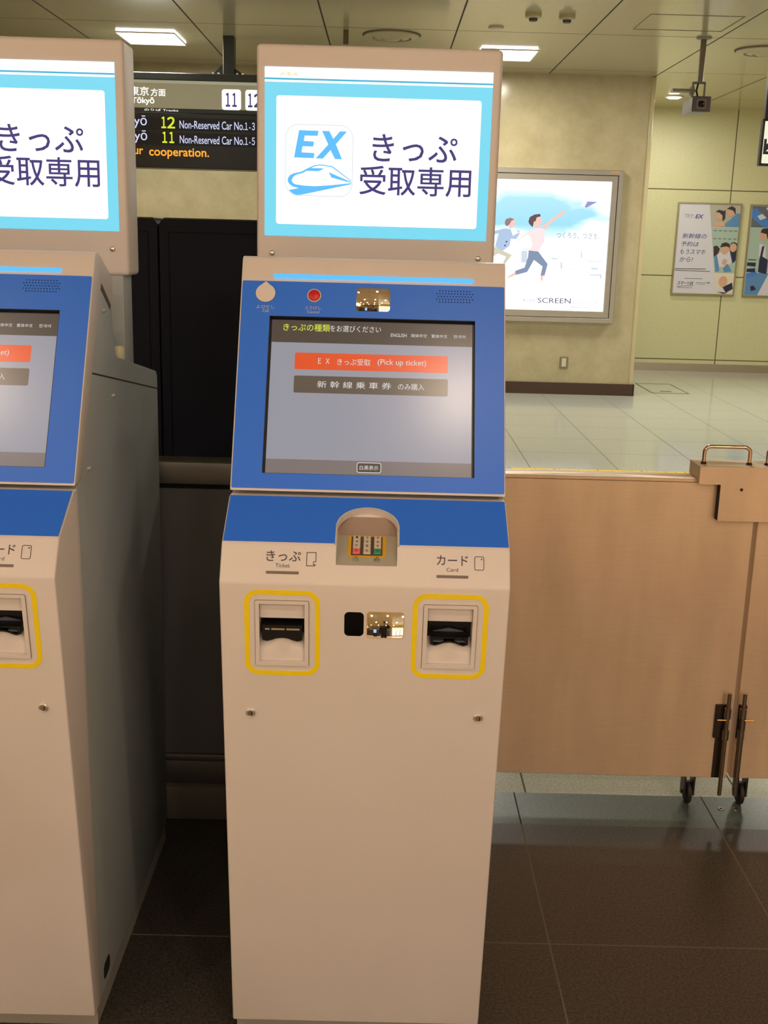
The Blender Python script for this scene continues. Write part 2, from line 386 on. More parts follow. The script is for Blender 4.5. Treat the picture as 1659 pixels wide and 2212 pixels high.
def make_machine(label):
    t = thing('ticket_machine', (XC, 2.35, 0), label, 'ticket machine', 'ticket pick-up machines')
    HW = 0.25
    def frame(A, B):
        return Fr((XC, A[0], A[1]), (1, 0, 0), (0, B[0]-A[0], B[1]-A[1]))
    head = frame((1.975, 1.150), (2.18, 1.555)); pan = frame((1.865, 1.083), (1.968, 1.143))
    cap = frame((1.829, 1.0215), (1.865, 1.083)); low = frame((1.966, 0.046), (1.829, 1.0215)); sg = frame((2.45, 1.507), (2.45, 1.985))
    # body
    cab = obj('cabinet', MB().prism([(2.004, .045), (2.75, .045), (2.75, 1.258), (2.738, 1.271), (2.322, 1.349), (2.300, 1.451), (2.222, 1.497), (2.03, 1.16), (1.994, 1.14)], XC-.2485, XC+.2485).bevel(.003, 2), M_cab, t, label='grey steel cabinet body')
    seam = MB()
    for sx in (-1, 1):
        x = XC+sx*.2485
        seam.prism([(2.130, 1.3345), (2.7505, 1.2245), (2.7505, 1.2275), (2.130, 1.3375)], x-.0006, x+.0006)
    seam.box(XC-.2485, XC+.2485, 2.7495, 2.7506, 1.2245, 1.2275)
    obj('lid_seam', seam, M_dark, cab)
    for (yy, zz) in ((2.228, 1.448), (2.284, 1.272), (2.072, 1.163)):
        for sx in (-1, 1):
            obj('bolt', MB().lathe((XC+sx*.2484, yy, zz), (sx, 0, 0), [(.004, 0), (.004, .004), (.0025, .006)], 12), M_chrome, cab)
    for sx in (-1, 1):
        obj('side_grip', MB().prism(rr(2.05, 2.10, .066, .102, .012), XC+sx*.2480, XC+sx*.2492), M_dark, cab)
        obj('side_slot', MB().prism([(2.2195, 1.5035), (2.213, 1.4920), (2.2865, 1.4475), (2.2925, 1.4560)], XC+sx*.2484, XC+sx*.2496), mat('slot_brown', rgb(84, 72, 64), 0.7), cab)
        obj('hinge_knob', MB().lathe((XC+sx*.2365, 2.405, 1.326), (0, 0, 1), [(.008, 0), (.012, .008), (.012, .03), (.009, .036)], 16), mat('ivory_plastic', rgb(214, 208, 176), 0.4), cab)
    obj('plinth', MB().box(XC-.246, XC+.246, 2.0, 2.735, 0, .045), mat('plinth_grey', rgb(150, 146, 138), 0.5), t)
    # lower front cover with its pockets
    cov = obj('front_cover', MB().prism([(1.968, 1.143), (1.865, 1.083), (1.829, 1.0215), (1.966, .046), (2.012, .046), (2.002, 1.0), (1.993, 1.1425)], XC-HW, XC+HW).bevel(.004, 3, 20), M_shell, t, label='cream front cover with pockets for ticket and card')
    arch = [(.0545, -.03), (.0545, .045)]+[(.002+.0525*math.cos(math.radians(a))*1.0, .045+.045*math.sin(math.radians(a))) for a in range(10, 180, 10)]+[(-.0515, .045), (-.0515, -.03)]
    slots = ((-.1427, .8335, .9467), (.1492, .8353, .9457))
    cutters = [MB().plate(pan, [arch], -.013, .06),
               MB().prism([(1.80, 1.0333), (1.927, 1.083), (1.943, 1.1145), (1.866, 1.0699), (1.80, 1.0699)], XC-.0510, XC+.0540),
               MB().plate(low, [rr(-.0345, -.0006, .8876, .9340, .008)], -.004, .03)]
    for c, b0, b1 in slots: cutters.append(MB().fbox(low, c-.0393, c+.0393, b0, b1, -.032, .03))
    cut(cov, cutters)
    # blue panel with the arch
    ol = [(-.2475, .003), (-.0525, .003)]+[(-.0525, .045)]+[(.002-.0545*math.cos(math.radians(a)), .045+.0465*math.sin(math.radians(a))) for a in range(10, 180, 10)]+[(.0565, .045), (.0565, .003), (.2475, .003), (.2475, .1175), (-.2475, .1175)]
    obj('blue_panel', MB().plate(pan, [ol], 0.0002, .0012), M_blue, t, label='blue sloped panel around the keypad')
    rim = [(-.0540, .0), (-.0540, .045)]+[(.002-.0555*math.cos(math.radians(a)), .045+.048*math.sin(math.radians(a))) for a in range(10, 180, 10)]+[(.0580, .045), (.0580, .0)]
    rim += [(.0550, .0), (.0550, .045)]+[(.002+.0528*math.cos(math.radians(a)), .045+.0452*math.sin(math.radians(a))) for a in range(10, 180, 10)]+[(-.0518, .045), (-.0518, .0)]
    obj('arch_rim', MB().plate(pan, [rim], 0.0, .0022), mat('rim_grey', rgb(196, 196, 196), 0.4), t)
    # keypad, standing in an alcove with darker floor and back plates
    kf0 = Fr((XC, 1.8467, 1.0517), (1, 0, 0), (0, math.cos(math.radians(21.4)), math.sin(math.radians(21.4))))
    bf0 = Fr((XC, 1.927, 1.083), (1, 0, 0), (0, .016, .0315))
    al = obj('alcove_floor', MB().plate(kf0, [rr(-.0508, .0538, .0006, .0850)], .0002, .0005), mat('alcove_grey', rgb(176, 172, 156), 0.5), t)
    obj('alcove_back', MB().plate(bf0, [rr(-.0508, .0538, .0004, .0345)], .0002, .0006), mat('alcove_darker', rgb(150, 128, 112), 0.5), al)
    kf = Fr((XC, 1.8467, 1.0517), (1, 0, 0), (0, math.cos(math.radians(21.4)), math.sin(math.radians(21.4))))
    kp = obj('keypad', MB().plate(kf, [rr(-.0262, .0287, .0262, .0808, .002)], .0012, .0015), mat('keypad_base', rgb(92, 76, 74), 0.5), t)
    obj('yellow_surround', MB().plate(kf, [rr(-.0318, .0352, .0232, .0842, .005), rr(-.0262, .0287, .0262, .0808, .002)], .0008, .0012), mat('keypad_yellow', rgb(222, 172, 30), 0.5), kp)
    rows = ((.0682, .0795), (.0558, .0672), (.0434, .0548), (.0282, .0424)); cols = ((-.0234, -.0102), (-.0048, .0080), (.0138, .0263))
    dig = ('123', '456', '789', '*0#')
    M_key = mat('key_ivory', rgb(206, 194, 172), 0.4); M_keyr = mat('key_red', rgb(240, 110, 104), 0.4); M_keyg = mat('key_green', rgb(62, 150, 108), 0.4)
    for i, (b0, b1) in enumerate(rows):
        for j, (a0, a1) in enumerate(cols):
            m = M_keyr if (i, j) == (3, 0) else M_keyg if (i, j) == (3, 2) else M_key
            k = obj('key', MB().fbox(kf, a0, a1, b0, b1, .0026, .0062).bevel(.0008, 1), m, kp)
            ca, cb = (a0+a1)/2, (b0+b1)/2
            add = MB(); add_text(add, dig[i][j], kf, ca-.0019, ca+.0019, cb-.0032, cb+.0032, w=.0064, bold=.01)
            flat('digit', add, M_ink, kp)
    mk = MB()
    for a, s1, s2 in ((-.0175, '訂正', 'Correct'), (.0195, '確認', 'Enter')):
        add_text(mk, s1, kf, a-.0055, a+.0055, .0155, .0205, w=.0009); add_text(mk, s2, kf, a-.0055, a+.0055, .0118, .0148, w=.0009)
        mk.plate(kf, [[(a-.0022, .0212), (a+.0022, .0212), (a, .0236)]], .0016, .0004)
    flat('key_captions', mk, M_ink, kp)
    # captions on the cap face
    text('ticket_caption', 'きっぷ', cap, (-.1712, -.1120, .0395, .0580), M_ink, t, bold=.012)
    text('ticket_caption_english', 'Ticket', cap, (-.1550, -.1300, .0284, .0356), M_ink, t)
    text('card_caption', 'カード', cap, (.1228, .1765, .0395, .0570), M_ink, t, bold=.012)
    text('card_caption_english', 'Card', cap, (.1395, .1595, .0284, .0350), M_ink, t)
    for a0, a1 in ((-.1705, -.1140), (.1225, .1772)):
        obj('caption_bar', MB().plate(cap, [rr(a0, a1, .0168, .0219, .0012, 3)], 0.0001, .0004), M_greybar, t)
    a0, a1, b0, b1 = -.1020, -.0850, .0318, .0568; k = .0012
    o_ = [(a0, b0), (a1-.0025, b0), (a1, b0+.0035), (a1-.004, b0+.0035), (a1-.004, b0+.0075), (a1, b0+.0075), (a1, b1), (a0, b1)]
    i_ = [(a0+k, b0+k), (a1-.0032, b0+k), (a1-.0032, b0+.0023), (a1-.0052, b0+.0023), (a1-.0052, b0+.0087), (a1-k, b0+.0087), (a1-k, b1-k), (a0+k, b1-k)]
    obj('ticket_icon', MB().plate(cap, [o_, i_], .0001, .0004), M_ink, t)
    obj('card_icon', MB().plate(cap, [rr(.1878, .2045, .0318, .0566, .003), rr(.1889, .2034, .0329, .0555, .002)], .0001, .0004).plate(cap, [[(.1985, .0505), (.2020, .0505), (.2002, .0535)]], .0001, .0004), M_ink, t)
    # ticket and card slots
    for nm, (c, b0, b1), card in (('ticket_slot', slots[0], False), ('card_slot', slots[1], True)):
        yc0, yc1 = (.8064, .9725) if not card else (.8072, .9725); yw = .0656
        if not card: yo = (-.2078, -.0767)
        else: yo = (.0836, .2150)
        y = obj(nm, MB().plate(low, [rr(c-.0464, c+.0464, b0-.0072, b1+.0060, .003), rr(c-.0393, c+.0393, b0, b1)], .0002, .0024).bevel(.0006, 1), M_shell, t)
        obj('shadow_gap', MB().plate(low, [rr(c-.0472, c+.0472, b0-.0080, b1+.0068, .0036), rr(c-.0464, c+.0464, b0-.0072, b1+.0060, .003)], .0001, .0006), mat('gap_brown', rgb(120, 100, 84), 0.7), y)
        obj('yellow_outline', MB().plate(low, [rr(yo[0], yo[1], yc0, yc1, .0245, 8), rr(yo[0]+.0086, yo[1]-.0086, yc0+.0086, yc1-.0086, .0165, 8)], .0001, .0006), M_yellow, y)
        top = .917 if card else .9155
        obj('upper_lip', MB().fbox(low, c-.039, c+.039, top, b1-.0002, -.0315, -.006).bevel(.001, 1), M_shell, y)
        obj('throat', MB().fbox(low, c-.0391, c+.0391, .868, top+.001, -.0318, -.030), M_black, y)
        # curved lower chute, bulging in the middle
        bm = MB(); n = 12; vs = []
        for q in range(n+1):
            a = c-.0392+.0784*q/n; h = math.cos(math.pi*(q/n-.5)*0.98)**2
            vs.append([low.p(a, b0+.0004, -.003), low.p(a, b0+.020, -.005+.002*h), low.p(a, .872+.006*h, -.018+.014*h), low.p(a, .876+.006*h, -.031)])
        V = [v for row in vs for v in row]; Fq = []
        for q in range(n):
            for s_ in range(3): Fq.append((q*4+s_, (q+1)*4+s_, (q+1)*4+s_+1, q*4+s_+1))
        bm._add(V, Fq); obj('chute', bm, M_shell, y, ang=60)
        # black nozzle with a wavy lower lip
        hwid = .0328 if not card else .0312
        topn = .905 if not card else .8905
        pts = [(c-hwid-.002, topn), (c-hwid-.002, .876), (c-hwid+.006, .8735), (c-hwid*.55, .876), (c-hwid*.3, .8792), (c, .8805), (c+hwid*.3, .8792), (c+hwid*.55, .876), (c+hwid-.006, .8735), (c+hwid+.002, .876), (c+hwid+.002, topn)]
        if card:
            inn = [(c-hwid+.003, topn-.0025), (c-hwid+.003, .8785), (c-hwid+.008, .8768), (c-hwid*.45, .8805), (c, .8838), (c+hwid*.45, .8805), (c+hwid-.008, .8768), (c+hwid-.003, .8785), (c+hwid-.005, topn-.0025)]
            nz = obj('nozzle', MB().plate(low, [pts, inn], -.020, .022), M_black, y)
            obj('card_tray', MB().fbox(low, c-hwid+.002, c+hwid-.002, .8795, .8815, -.026, -.001).plate(low, [[(c-hwid+.003, .889), (c+hwid-.004, .889), (c, .8955)]], -.026, .004), mat('smoked_plastic', rgb(96, 104, 116), 0.25), nz)
        else:
            nz = obj('nozzle', MB().plate(low, [pts], -.020, .020).bevel(.001, 1), M_black, y)
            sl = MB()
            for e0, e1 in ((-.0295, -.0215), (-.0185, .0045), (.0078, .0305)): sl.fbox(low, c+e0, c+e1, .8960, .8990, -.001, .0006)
            obj('nozzle_glint', sl, mat('glint_tone', rgb(176, 160, 130), 0.25), nz)  # glints put in as pale slivers on the black nozzle
    # sensor window, mirrors, locks
    obj('sensor_window', MB().plate(low, [rr(-.0345, -.0006, .8876, .9340, .008)], -.0035, .0037), M_blackgloss, t)
    def wide_mirror(fr, a0, a1, b0, b1, rad, R, elev, w_):
        # thin stepped (Fresnel) mirror: its fine facets turn like a dome of radius R
        nm = 'stepped_mirror_%d' % int(R*1000)
        if nm not in MATS:
            m = bpy.data.materials.new(nm); m.use_nodes = True; nt = m.node_tree; b = nt.nodes['Principled BSDF']
            b.inputs['Base Color'].default_value = rgb(240, 234, 226); b.inputs['Metallic'].default_value = 1; b.inputs['Roughness'].default_value = .03
            tc = nt.nodes.new('ShaderNodeTexCoord'); sc_ = nt.nodes.new('ShaderNodeVectorMath'); sc_.operation = 'SCALE'; sc_.inputs['Scale'].default_value = 1/R
            ad = nt.nodes.new('ShaderNodeVectorMath'); ad.operation = 'ADD'; ad.inputs[1].default_value = (0, -math.cos(math.radians(elev)), math.sin(math.radians(elev)))
            no = nt.nodes.new('ShaderNodeVectorMath'); no.operation = 'NORMALIZE'
            nt.links.new(tc.outputs['Object'], sc_.inputs[0]); nt.links.new(sc_.outputs[0], ad.inputs[0]); nt.links.new(ad.outputs[0], no.inputs[0]); nt.links.new(no.outputs[0], b.inputs['Normal'])
            MATS[nm] = m
        return obj('wide_view_mirror', MB().plate(fr, [rr(a0, a1, b0, b1, rad)], w_, .0008), MATS[nm], t, label='small wide-view mirror')
    wide_mirror(low, .0054, .0682, .8859, .9350, .005, .125, 17.0, .0002)
    mp = MB()
    mp.plate(low, [rr(.0043, .0693, .8848, .9361, .006), rr(.0062, .0674, .8868, .9344, .005)], .0001, .0008)
    obj('mirror_frame', mp, mat('gilt_edge', rgb(206, 172, 120), 0.3), t)
    for a in (-.2002, .2085):
        k = obj('lock', MB().lathe(low.p(a, .7285, 0), low.n, [(.0085, 0), (.0085, .003), (.0072, .0042), (.0066, .0036), (.0055, .0036)], 28), M_chrome, t)
        obj('lock_core', MB().lathe(low.p(a, .7285, .0036), low.n, [(.0054, 0), (.0050, .0012)], 20), mat('lock_core', rgb(190, 170, 150), 0.3, 0.8), k)
        obj('keyhole', MB().fbox(low, a+.0016, a+.0030, .7245, .7325, .0040, .0052), M_black, k)
    # head
    hp = [(1.975, 1.150), (2.1782, 1.5525), (2.184, 1.5585), (2.192, 1.5605), (2.212, 1.5570), (2.307, 1.509), (2.314, 1.457), (2.292, 1.4545), (2.219, 1.5005), (2.026, 1.158), (2.00, 1.151)]
    hd = obj('head_shell', MB().prism(hp, XC-HW, XC+HW).bevel(.002, 2, 40), M_shell, t, label='cream head shell tilted back')
    cut(hd, [MB().fbox(head, -.1935, .1930, .0335, .3395, -.013, .02)])
    obj('blue_face', MB().plate(head, [rr(-.2475, .2475, .005, .4095, .003), rr(-.1935, .1930, .0335, .3395), rr(-.0315, .0322, .3532, .4003, .006)], .0002, .0012), M_blue, t, label='blue face plate around the screen')
    obj('light_bar', MB().plate(head, [rr(-.1905, .1900, .4158, .4240, .0041, 6)], .0002, .003).bevel(.0008, 1), L_bar, t, label='glowing blue light bar')
    wide_mirror(head, -.0313, .0320, .3535, .4000, .006, .095, 12.0, .0006)
    tear = [(-.2030, .4075)]+[(-.2030+.0185*math.cos(math.radians(a)), .3840+.0182*math.sin(math.radians(a))) for a in range(62, -243, -12)]
    cb = obj('call_button', MB().plate(head, [tear], .0012, .0035).bevel(.0008, 1), M_shell, t)
    text('call_caption', 'よびだし', head, (-.2190, -.1850, .3535, .3605), M_print, cb, w=.0018)
    text('call_caption_english', 'Call', head, (-.2075, -.1955, .3462, .3524), M_print, cb, w=.0018)
    cn = obj('cancel_button', MB().lathe(head.p(-.1112, .3815, .0012), head.n, [(.0110, 0), (.0110, .003), (.0104, .0042), (.009, .005)], 28), mat('button_red', rgb(206, 26, 34), 0.35), t, label='round red cancel button')
    obj('button_ring', MB().lathe(head.p(-.1112, .3815, .0012), head.n, [(.0112, 0), (.0138, 0), (.0132, .003), (.0112, .003), (.0112, 0)], 28), M_chrome, cn)
    text('cancel_caption', 'とりけし', head, (-.1265, -.0975, .3535, .3605), M_print, cn, w=.0018)
    text('cancel_caption_english', 'Cancel', head, (-.1235, -.1005, .3462, .3518), M_print, cn, w=.0018)
    sp = MB()
    for i in range(5):
        n = (11, 13, 12, 13, 11)[i]; b = .3985-.0056*i; off = 0.0 if n % 2 else 0.0
        for q in range(n): sp.plate(head, [circ(.1540+(q-(n-1)/2)*.00565, b, .00125, 8)], .0012, .0003)
    obj('speaker_holes', sp, mat('hole_navy', rgb(20, 26, 46), 0.8), t)
    # touch screen
    bz = obj('touch_screen', MB().fbox(head, -.1932, .1927, .0338, .3392, -.0128, -.0105), L_lcd, t, label='lit touch screen with ticket menu')
    wl = MB().plate(head, [rr(-.1934, .1929, .0336, .3394), rr(-.1888, .1884, .0352, .3365)], -.0105, .0006)
    wl.plate(head, [rr(-.1935, .1930, .0335, .3395), rr(-.1927, .1922, .0343, .3387)], -.0128, .0135)
    obj('bezel', wl, M_black, bz)
    d = .0042; w_ = -.0103
    obj('title_bar', MB().plate(head, [rr(-.1886, .1882, .2875+d, .3363)], w_, .0002), L_lcdbar, bz)
    obj('footer_bar', MB().plate(head, [rr(-.1886, .1882, .0353, .0597+d)], w_, .0002), L_lcdfoot, bz)
    b1 = obj('menu_button', MB().plate(head, [rr(-.1436, .1433, .2345+d, .2675+d, .003)], w_, .0003), L_lcdred, bz, label='orange pick-up button')
    b2 = obj('menu_button', MB().plate(head, [rr(-.1436, .1435, .1885+d, .2220+d, .003)], w_, .0003), L_lcdolive, bz, label='grey-brown purchase button')
    tw = w_+.0006
    tx = MB(); add_text(tx, 'Ｅ Ｘ', head, -.0999, -.0786, .2465+d, .2570+d, w=tw); add_text(tx, 'きっぷ受取', head, -.0640, -.0019, .2445+d, .2575+d, w=tw)
    add_text(tx, '(Pick up ticket)', head, .0118, .1024, .2440+d, .2585+d, w=tw)
    add_text(tx, '新 幹 線 乗 車 券', head, -.0998, .0380, .1990+d, .2125+d, w=tw); add_text(tx, 'のみ購入', head, .0506, .0997, .1985+d, .2115+d, w=tw)
    for s_, a0, a1 in (('ENGLISH', .0351, .0650), ('简体中文', .0732, .1036), ('繁体中文', .1116, .1416), ('한국어', .1535, .1757)): add_text(tx, s_, head, a0, a1, .3035+d, .3105+d, w=tw)
    add_text(tx, 'をお選びください', head, -.0795, .0163, .3110+d, .3235+d, w=tw)
    flat('menu_lettering', tx, L_lcdtext, bz)
    text('menu_heading', 'きっぷの種類', head, (-.1676, -.0800, .3105+d, .3250+d), L_lcdlime, bz, w=tw, bold=.012)
    fb = obj('display_button', MB().plate(head, [rr(-.0216, .0230, .0372+d, .0568+d, .004)], w_, .0004), L_lcdbar, bz)
    obj('button_border', MB().plate(head, [rr(-.0216, .0230, .0372+d, .0568+d, .004), rr(-.0204, .0218, .0384+d, .0556+d, .003)], w_+.0004, .0003), L_lcdtext, bz)
    text('display_button_lettering', '白黒表示', head, (-.0165, .0178, .0425+d, .0510+d), L_lcdtext, bz, w=tw+.0004)
    # sign on its column
    obj('sign_column', MB().box(XC-.240, XC+.240, 2.455, 2.535, 1.295, 1.51).bevel(.006, 2), M_cab, t, label='grey column carrying the sign')
    sb = obj('sign_box', MB().box(XC-.2535, XC+.2535, 2.45, 2.552, 1.548-.041, 1.982).bevel(.009, 3), M_shell, t, label='cream sign housing')
    for a, b in ((-.2205, .0565), (.2195, .0560)):
        obj('rivet', MB().lathe(sg.p(a, b, 0), sg.n, [(.0062, 0), (.0058, .0025), (.0035, .0045), (.0005, .0052)], 20), M_chrome, sb)
    sp_ = obj('sign_panel', MB().plate(sg, [rr(-.2365, .2345, .0925, .4300)], .0002, .0012), L_cyan, t, label='lit sign panel')
    wb = MB().plate(sg, [rr(-.2365, .2345, .4085, .4300)], .0015, .0003).plate(sg, [rr(-.2365, .2345, .4005, .4050)], .0015, .0003)
    wb.plate(sg, [rr(-.2123, .2127, .1170, .3745, .006)], .0015, .0003)
    obj('white_field', wb, L_white, sp_)
    obj('stripe', MB().plate(sg, [rr(-.2365, .2345, .4050, .4085)], .0015, .0002), L_teal, sp_)
    ic = lambda x, y: (-.1932+(x-235)/1275*.1407, .3188-(y-240-(x-235)*.0305)/1350*.1433)
    obj('app_icon_outline', MB().plate(sg, [rr(-.1930, -.0520, .1757, .3186, .026, 10), rr(-.1922, -.0528, .1765, .3178, .0252, 10)], .0018, .0002), L_line, sp_)
    E_ = [(492, 358), (860, 374), (842, 468), (600, 460), (583, 560), (777, 575), (760, 668), (560, 660), (540, 775), (788, 790), (772, 886), (400, 870)]
    X_ = [(925, 374), (1065, 380), (1140, 525), (1262, 385), (1395, 390), (1190, 625), (1310, 910), (1175, 903), (1090, 735), (945, 895), (810, 890), (1045, 630)]
    T_ = [(300, 1490), (490, 1452), (380, 1422), (310, 1372), (280, 1310), (290, 1250), (330, 1200), (390, 1172), (540, 1140), (640, 1085), (725, 1045), (790, 1018), (900, 1006), (980, 1012), (1050, 1029), (1110, 1032), (1142, 1048), (1495, 1316), (1495, 1332), (1128, 1064), (1103, 1050), (1050, 1048), (980, 1031), (900, 1025), (800, 1036), (725, 1072), (950, 1078), (960, 1092), (870, 1132), (640, 1125), (570, 1165), (440, 1200), (380, 1245), (360, 1310), (385, 1355), (430, 1380), (600, 1405), (800, 1418), (1100, 1400), (1495, 1362), (1495, 1382), (530, 1583), (440, 1583), (370, 1550)]
    W_ = [(1060, 1150), (1115, 1255), (1495, 1356), (1495, 1342)]
    mk = MB()
    for q in (E_, X_): mk.plate(sg, [[ic(*p) for p in q]], .0018, .0002)
    obj('icon_letters', mk, L_sky, sp_)
    mk = MB()
    for q in (T_, W_): mk.plate(sg, [[ic(*p) for p in q]], .0018, .0002)
    obj('icon_train', mk, L_sky, sp_)
    mk = MB(); add_text(mk, 'きっぷ', sg, -.0110, .1655, .2495, .3035, w=.0020, bold=.012); add_text(mk, '受取専用', sg, -.0366, .1971, .1815, .2400, w=.0020, bold=.012)
    flat('sign_lettering', mk, L_navy, sp_)
    text('operator_lettering', 'JR東海', sg, (-.2050, -.1688, .4120, .4200), L_orange, sp_, w=.0020)
    return t
machine = make_machine('whole cream and blue ticket machine in the middle with lit sign on top')
left = copy_tree(machine); left.location.x -= 0.78
left['label'] = 'cream and blue ticket machine cut off by the left edge of the photo'

# ------------------------------------------------------------------ fence and gate
M_fence = mat('dull_steel', rgb(128, 126, 122), 0.42, 0.9, noise=0.08, nscale=12)
M_fdark = mat('dark_fence_panel', rgb(116, 118, 122), 0.5, 0.3, noise=0.06, nscale=10)
fe = thing('barrier_fence', (-1.2, 2.9, 0), 'dark steel barrier fence running behind the ticket machines', 'fence')
obj('top_rail', MB().box(-2.8, .20, 2.85, 2.935, .963, 1.021).bevel(.003, 2), M_fence, fe)
obj('infill_panel', MB().box(-2.8, .20, 2.872, 2.915, .19, .947), M_fdark, fe)
obj('shadow_gap', MB().box(-2.8, .20, 2.88, 2.91, .946, .964), M_dark, fe)
obj('bottom_rail', MB().box(-2.8, .20, 2.858, 2.925, .172, .192).box(-2.8, .20, 2.866, 2.92, .10, .174).bevel(.003, 2), M_fence, fe)
obj('kick_base', MB().box(-2.8, .20, 2.845, 2.93, 0, .10).bevel(.004, 2), mat('base_grey', rgb(110, 108, 100), 0.5), fe)

# brushed sheet: long horizontal grain stretches reflections upright
M_sheet = bpy.data.materials.new('brushed_sheet'); M_sheet.use_nodes = True
nt = M_sheet.node_tree; b = nt.nodes['Principled BSDF']
g = nt.nodes.new('ShaderNodeNewGeometry'); mp_ = nt.nodes.new('ShaderNodeMapping'); mp_.inputs['Scale'].default_value = (6, 6, 260)
n_ = nt.nodes.new('ShaderNodeTexNoise'); n_.inputs['Scale'].default_value = 3; n_.inputs['Detail'].default_value = 6
nt.links.new(g.outputs['Position'], mp_.inputs[0]); nt.links.new(mp_.outputs[0], n_.inputs[0])
mx = nt.nodes.new('ShaderNodeMix'); mx.data_type = 'RGBA'; mx.inputs[6].default_value = rgb(234, 200, 164); mx.inputs[7].default_value = rgb(250, 220, 186)
nt.links.new(n_.outputs[0], mx.inputs[0])
nb = nt.nodes.new('ShaderNodeTexNoise'); nb.inputs['Scale'].default_value = 2.2; nb.inputs['Detail'].default_value = 4
nt.links.new(g.outputs['Position'], nb.inputs[0])
bp = nt.nodes.new('ShaderNodeBump'); bp.inputs['Strength'].default_value = 0.25; bp.inputs['Distance'].default_value = 0.004
nt.links.new(nb.outputs[0], bp.inputs['Height']); nt.links.new(bp.outputs[0], b.inputs['Normal'])
# faint upright blotches of tone in the base colour
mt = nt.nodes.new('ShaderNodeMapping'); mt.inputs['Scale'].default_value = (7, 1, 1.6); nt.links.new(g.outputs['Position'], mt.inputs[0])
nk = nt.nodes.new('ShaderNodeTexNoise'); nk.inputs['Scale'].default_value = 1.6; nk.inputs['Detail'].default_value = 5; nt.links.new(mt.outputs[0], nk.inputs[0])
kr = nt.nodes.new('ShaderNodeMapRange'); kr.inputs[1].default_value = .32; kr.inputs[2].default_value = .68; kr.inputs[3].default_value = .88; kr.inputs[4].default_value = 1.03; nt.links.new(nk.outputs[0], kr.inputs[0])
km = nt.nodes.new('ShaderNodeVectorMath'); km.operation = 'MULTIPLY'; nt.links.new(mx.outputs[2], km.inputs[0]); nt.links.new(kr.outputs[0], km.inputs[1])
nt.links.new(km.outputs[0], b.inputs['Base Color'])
b.inputs['Metallic'].default_value = 0.30; b.inputs['Roughness'].default_value = 0.38
b.inputs['Anisotropic'].default_value = 0.7
tg = nt.nodes.new('ShaderNodeTangent'); tg.direction_type = 'RADIAL'; tg.axis = 'Z'; nt.links.new(tg.outputs[0], b.inputs['Tangent'])

M_rubber = mat('caster_rubber', rgb(40, 32, 28), 0.6)
M_bolt = mat('bolt_steel', rgb(150, 130, 110), 0.35, 0.9)
M_zinc = mat('bolt_shade_tone', rgb(70, 60, 52), 0.45, 0.8)
def gate_leaf(x0, x1, label, side):
    t = thing('gate_leaf', ((x0+x1)/2, 2.995, 0), label, 'gate', 'steel gate leaves')
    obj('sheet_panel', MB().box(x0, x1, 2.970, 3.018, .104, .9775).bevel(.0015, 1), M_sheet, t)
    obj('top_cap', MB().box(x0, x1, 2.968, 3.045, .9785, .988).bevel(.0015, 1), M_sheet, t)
    xr = x1-.0235 if side < 0 else x0+.0085
    rod = obj('drop_bolt', MB().cyl((xr, 2.946, .062), (xr, 2.946, .376), .0058, 16), M_bolt, t)
    h0, h1 = (xr-.029, xr-.004) if side < 0 else (xr+.004, xr+.030)
    obj('bolt_handle', MB().cyl((h0, 2.940, .297), (h1, 2.940, .297), .0022, 10), mat('brass', rgb(230, 180, 100), 0.3, 0.9), rod)
    p0, p1 = (xr-.029, xr+.010) if side < 0 else (xr-.008, xr+.016)
    ho = obj('bolt_holder', MB().box(p0, p1, 2.962, 2.970, .232, .334).bevel(.001, 1), M_zinc, t)
    for z in (.300, .235): obj('guide_sleeve', MB().cyl((xr, 2.947, z), (xr, 2.947, z+.03), .0095, 16), M_bolt, ho)
    obj('bolt_shading', MB().box(p0+.008, p1, 2.967, 2.9702, .106, .232), M_zinc, t)  # dark strip standing for the shading behind the rod
    for xc in ((x0+.07, x1-.094) if side < 0 else (x0+.049, x1-.07)):
        c = obj('caster', MB().box(xc-.019, xc+.019, 3.0, 3.04, .094, .104).box(xc-.017, xc-.012, 2.998, 3.038, .03, .096).box(xc+.010, xc+.015, 2.998, 3.038, .03, .096).cyl((xc-.021, 3.018, .034), (xc+.019, 3.018, .034), .006, 12), M_zinc, t)
        obj('caster_wheel', MB().lathe((xc-.010, 3.018, .034), (1, 0, 0), [(.024, 0), (.034, .004), (.034, .014), (.024, .018)], 28), M_rubber, c)
    return t
gate_leaf(.215, 1.0325, 'wide brushed steel gate leaf immediately right of the middle ticket machine', -1)
gate_leaf(1.0445, 1.95, 'brushed steel gate leaf at the right edge, beyond the narrow gap', 1)
cl = thing('gate_clamp', (1.035, 2.99, .878), 'steel T-shaped clamp with carrying handle straddling the two gate leaves', 'gate clamp')
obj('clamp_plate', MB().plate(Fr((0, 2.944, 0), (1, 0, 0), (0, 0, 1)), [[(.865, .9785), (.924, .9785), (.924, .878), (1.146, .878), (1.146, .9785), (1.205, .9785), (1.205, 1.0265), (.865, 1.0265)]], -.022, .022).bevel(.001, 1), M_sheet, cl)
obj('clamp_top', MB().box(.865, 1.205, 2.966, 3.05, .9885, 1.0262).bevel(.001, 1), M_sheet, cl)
obj('tongue_shade', MB().box(.9215, .9242, 2.945, 2.9655, .880, .980), mat('shaded_edge', rgb(30, 20, 20), 0.7), cl)  # dark strip puts the shaded side of the tongue into colour
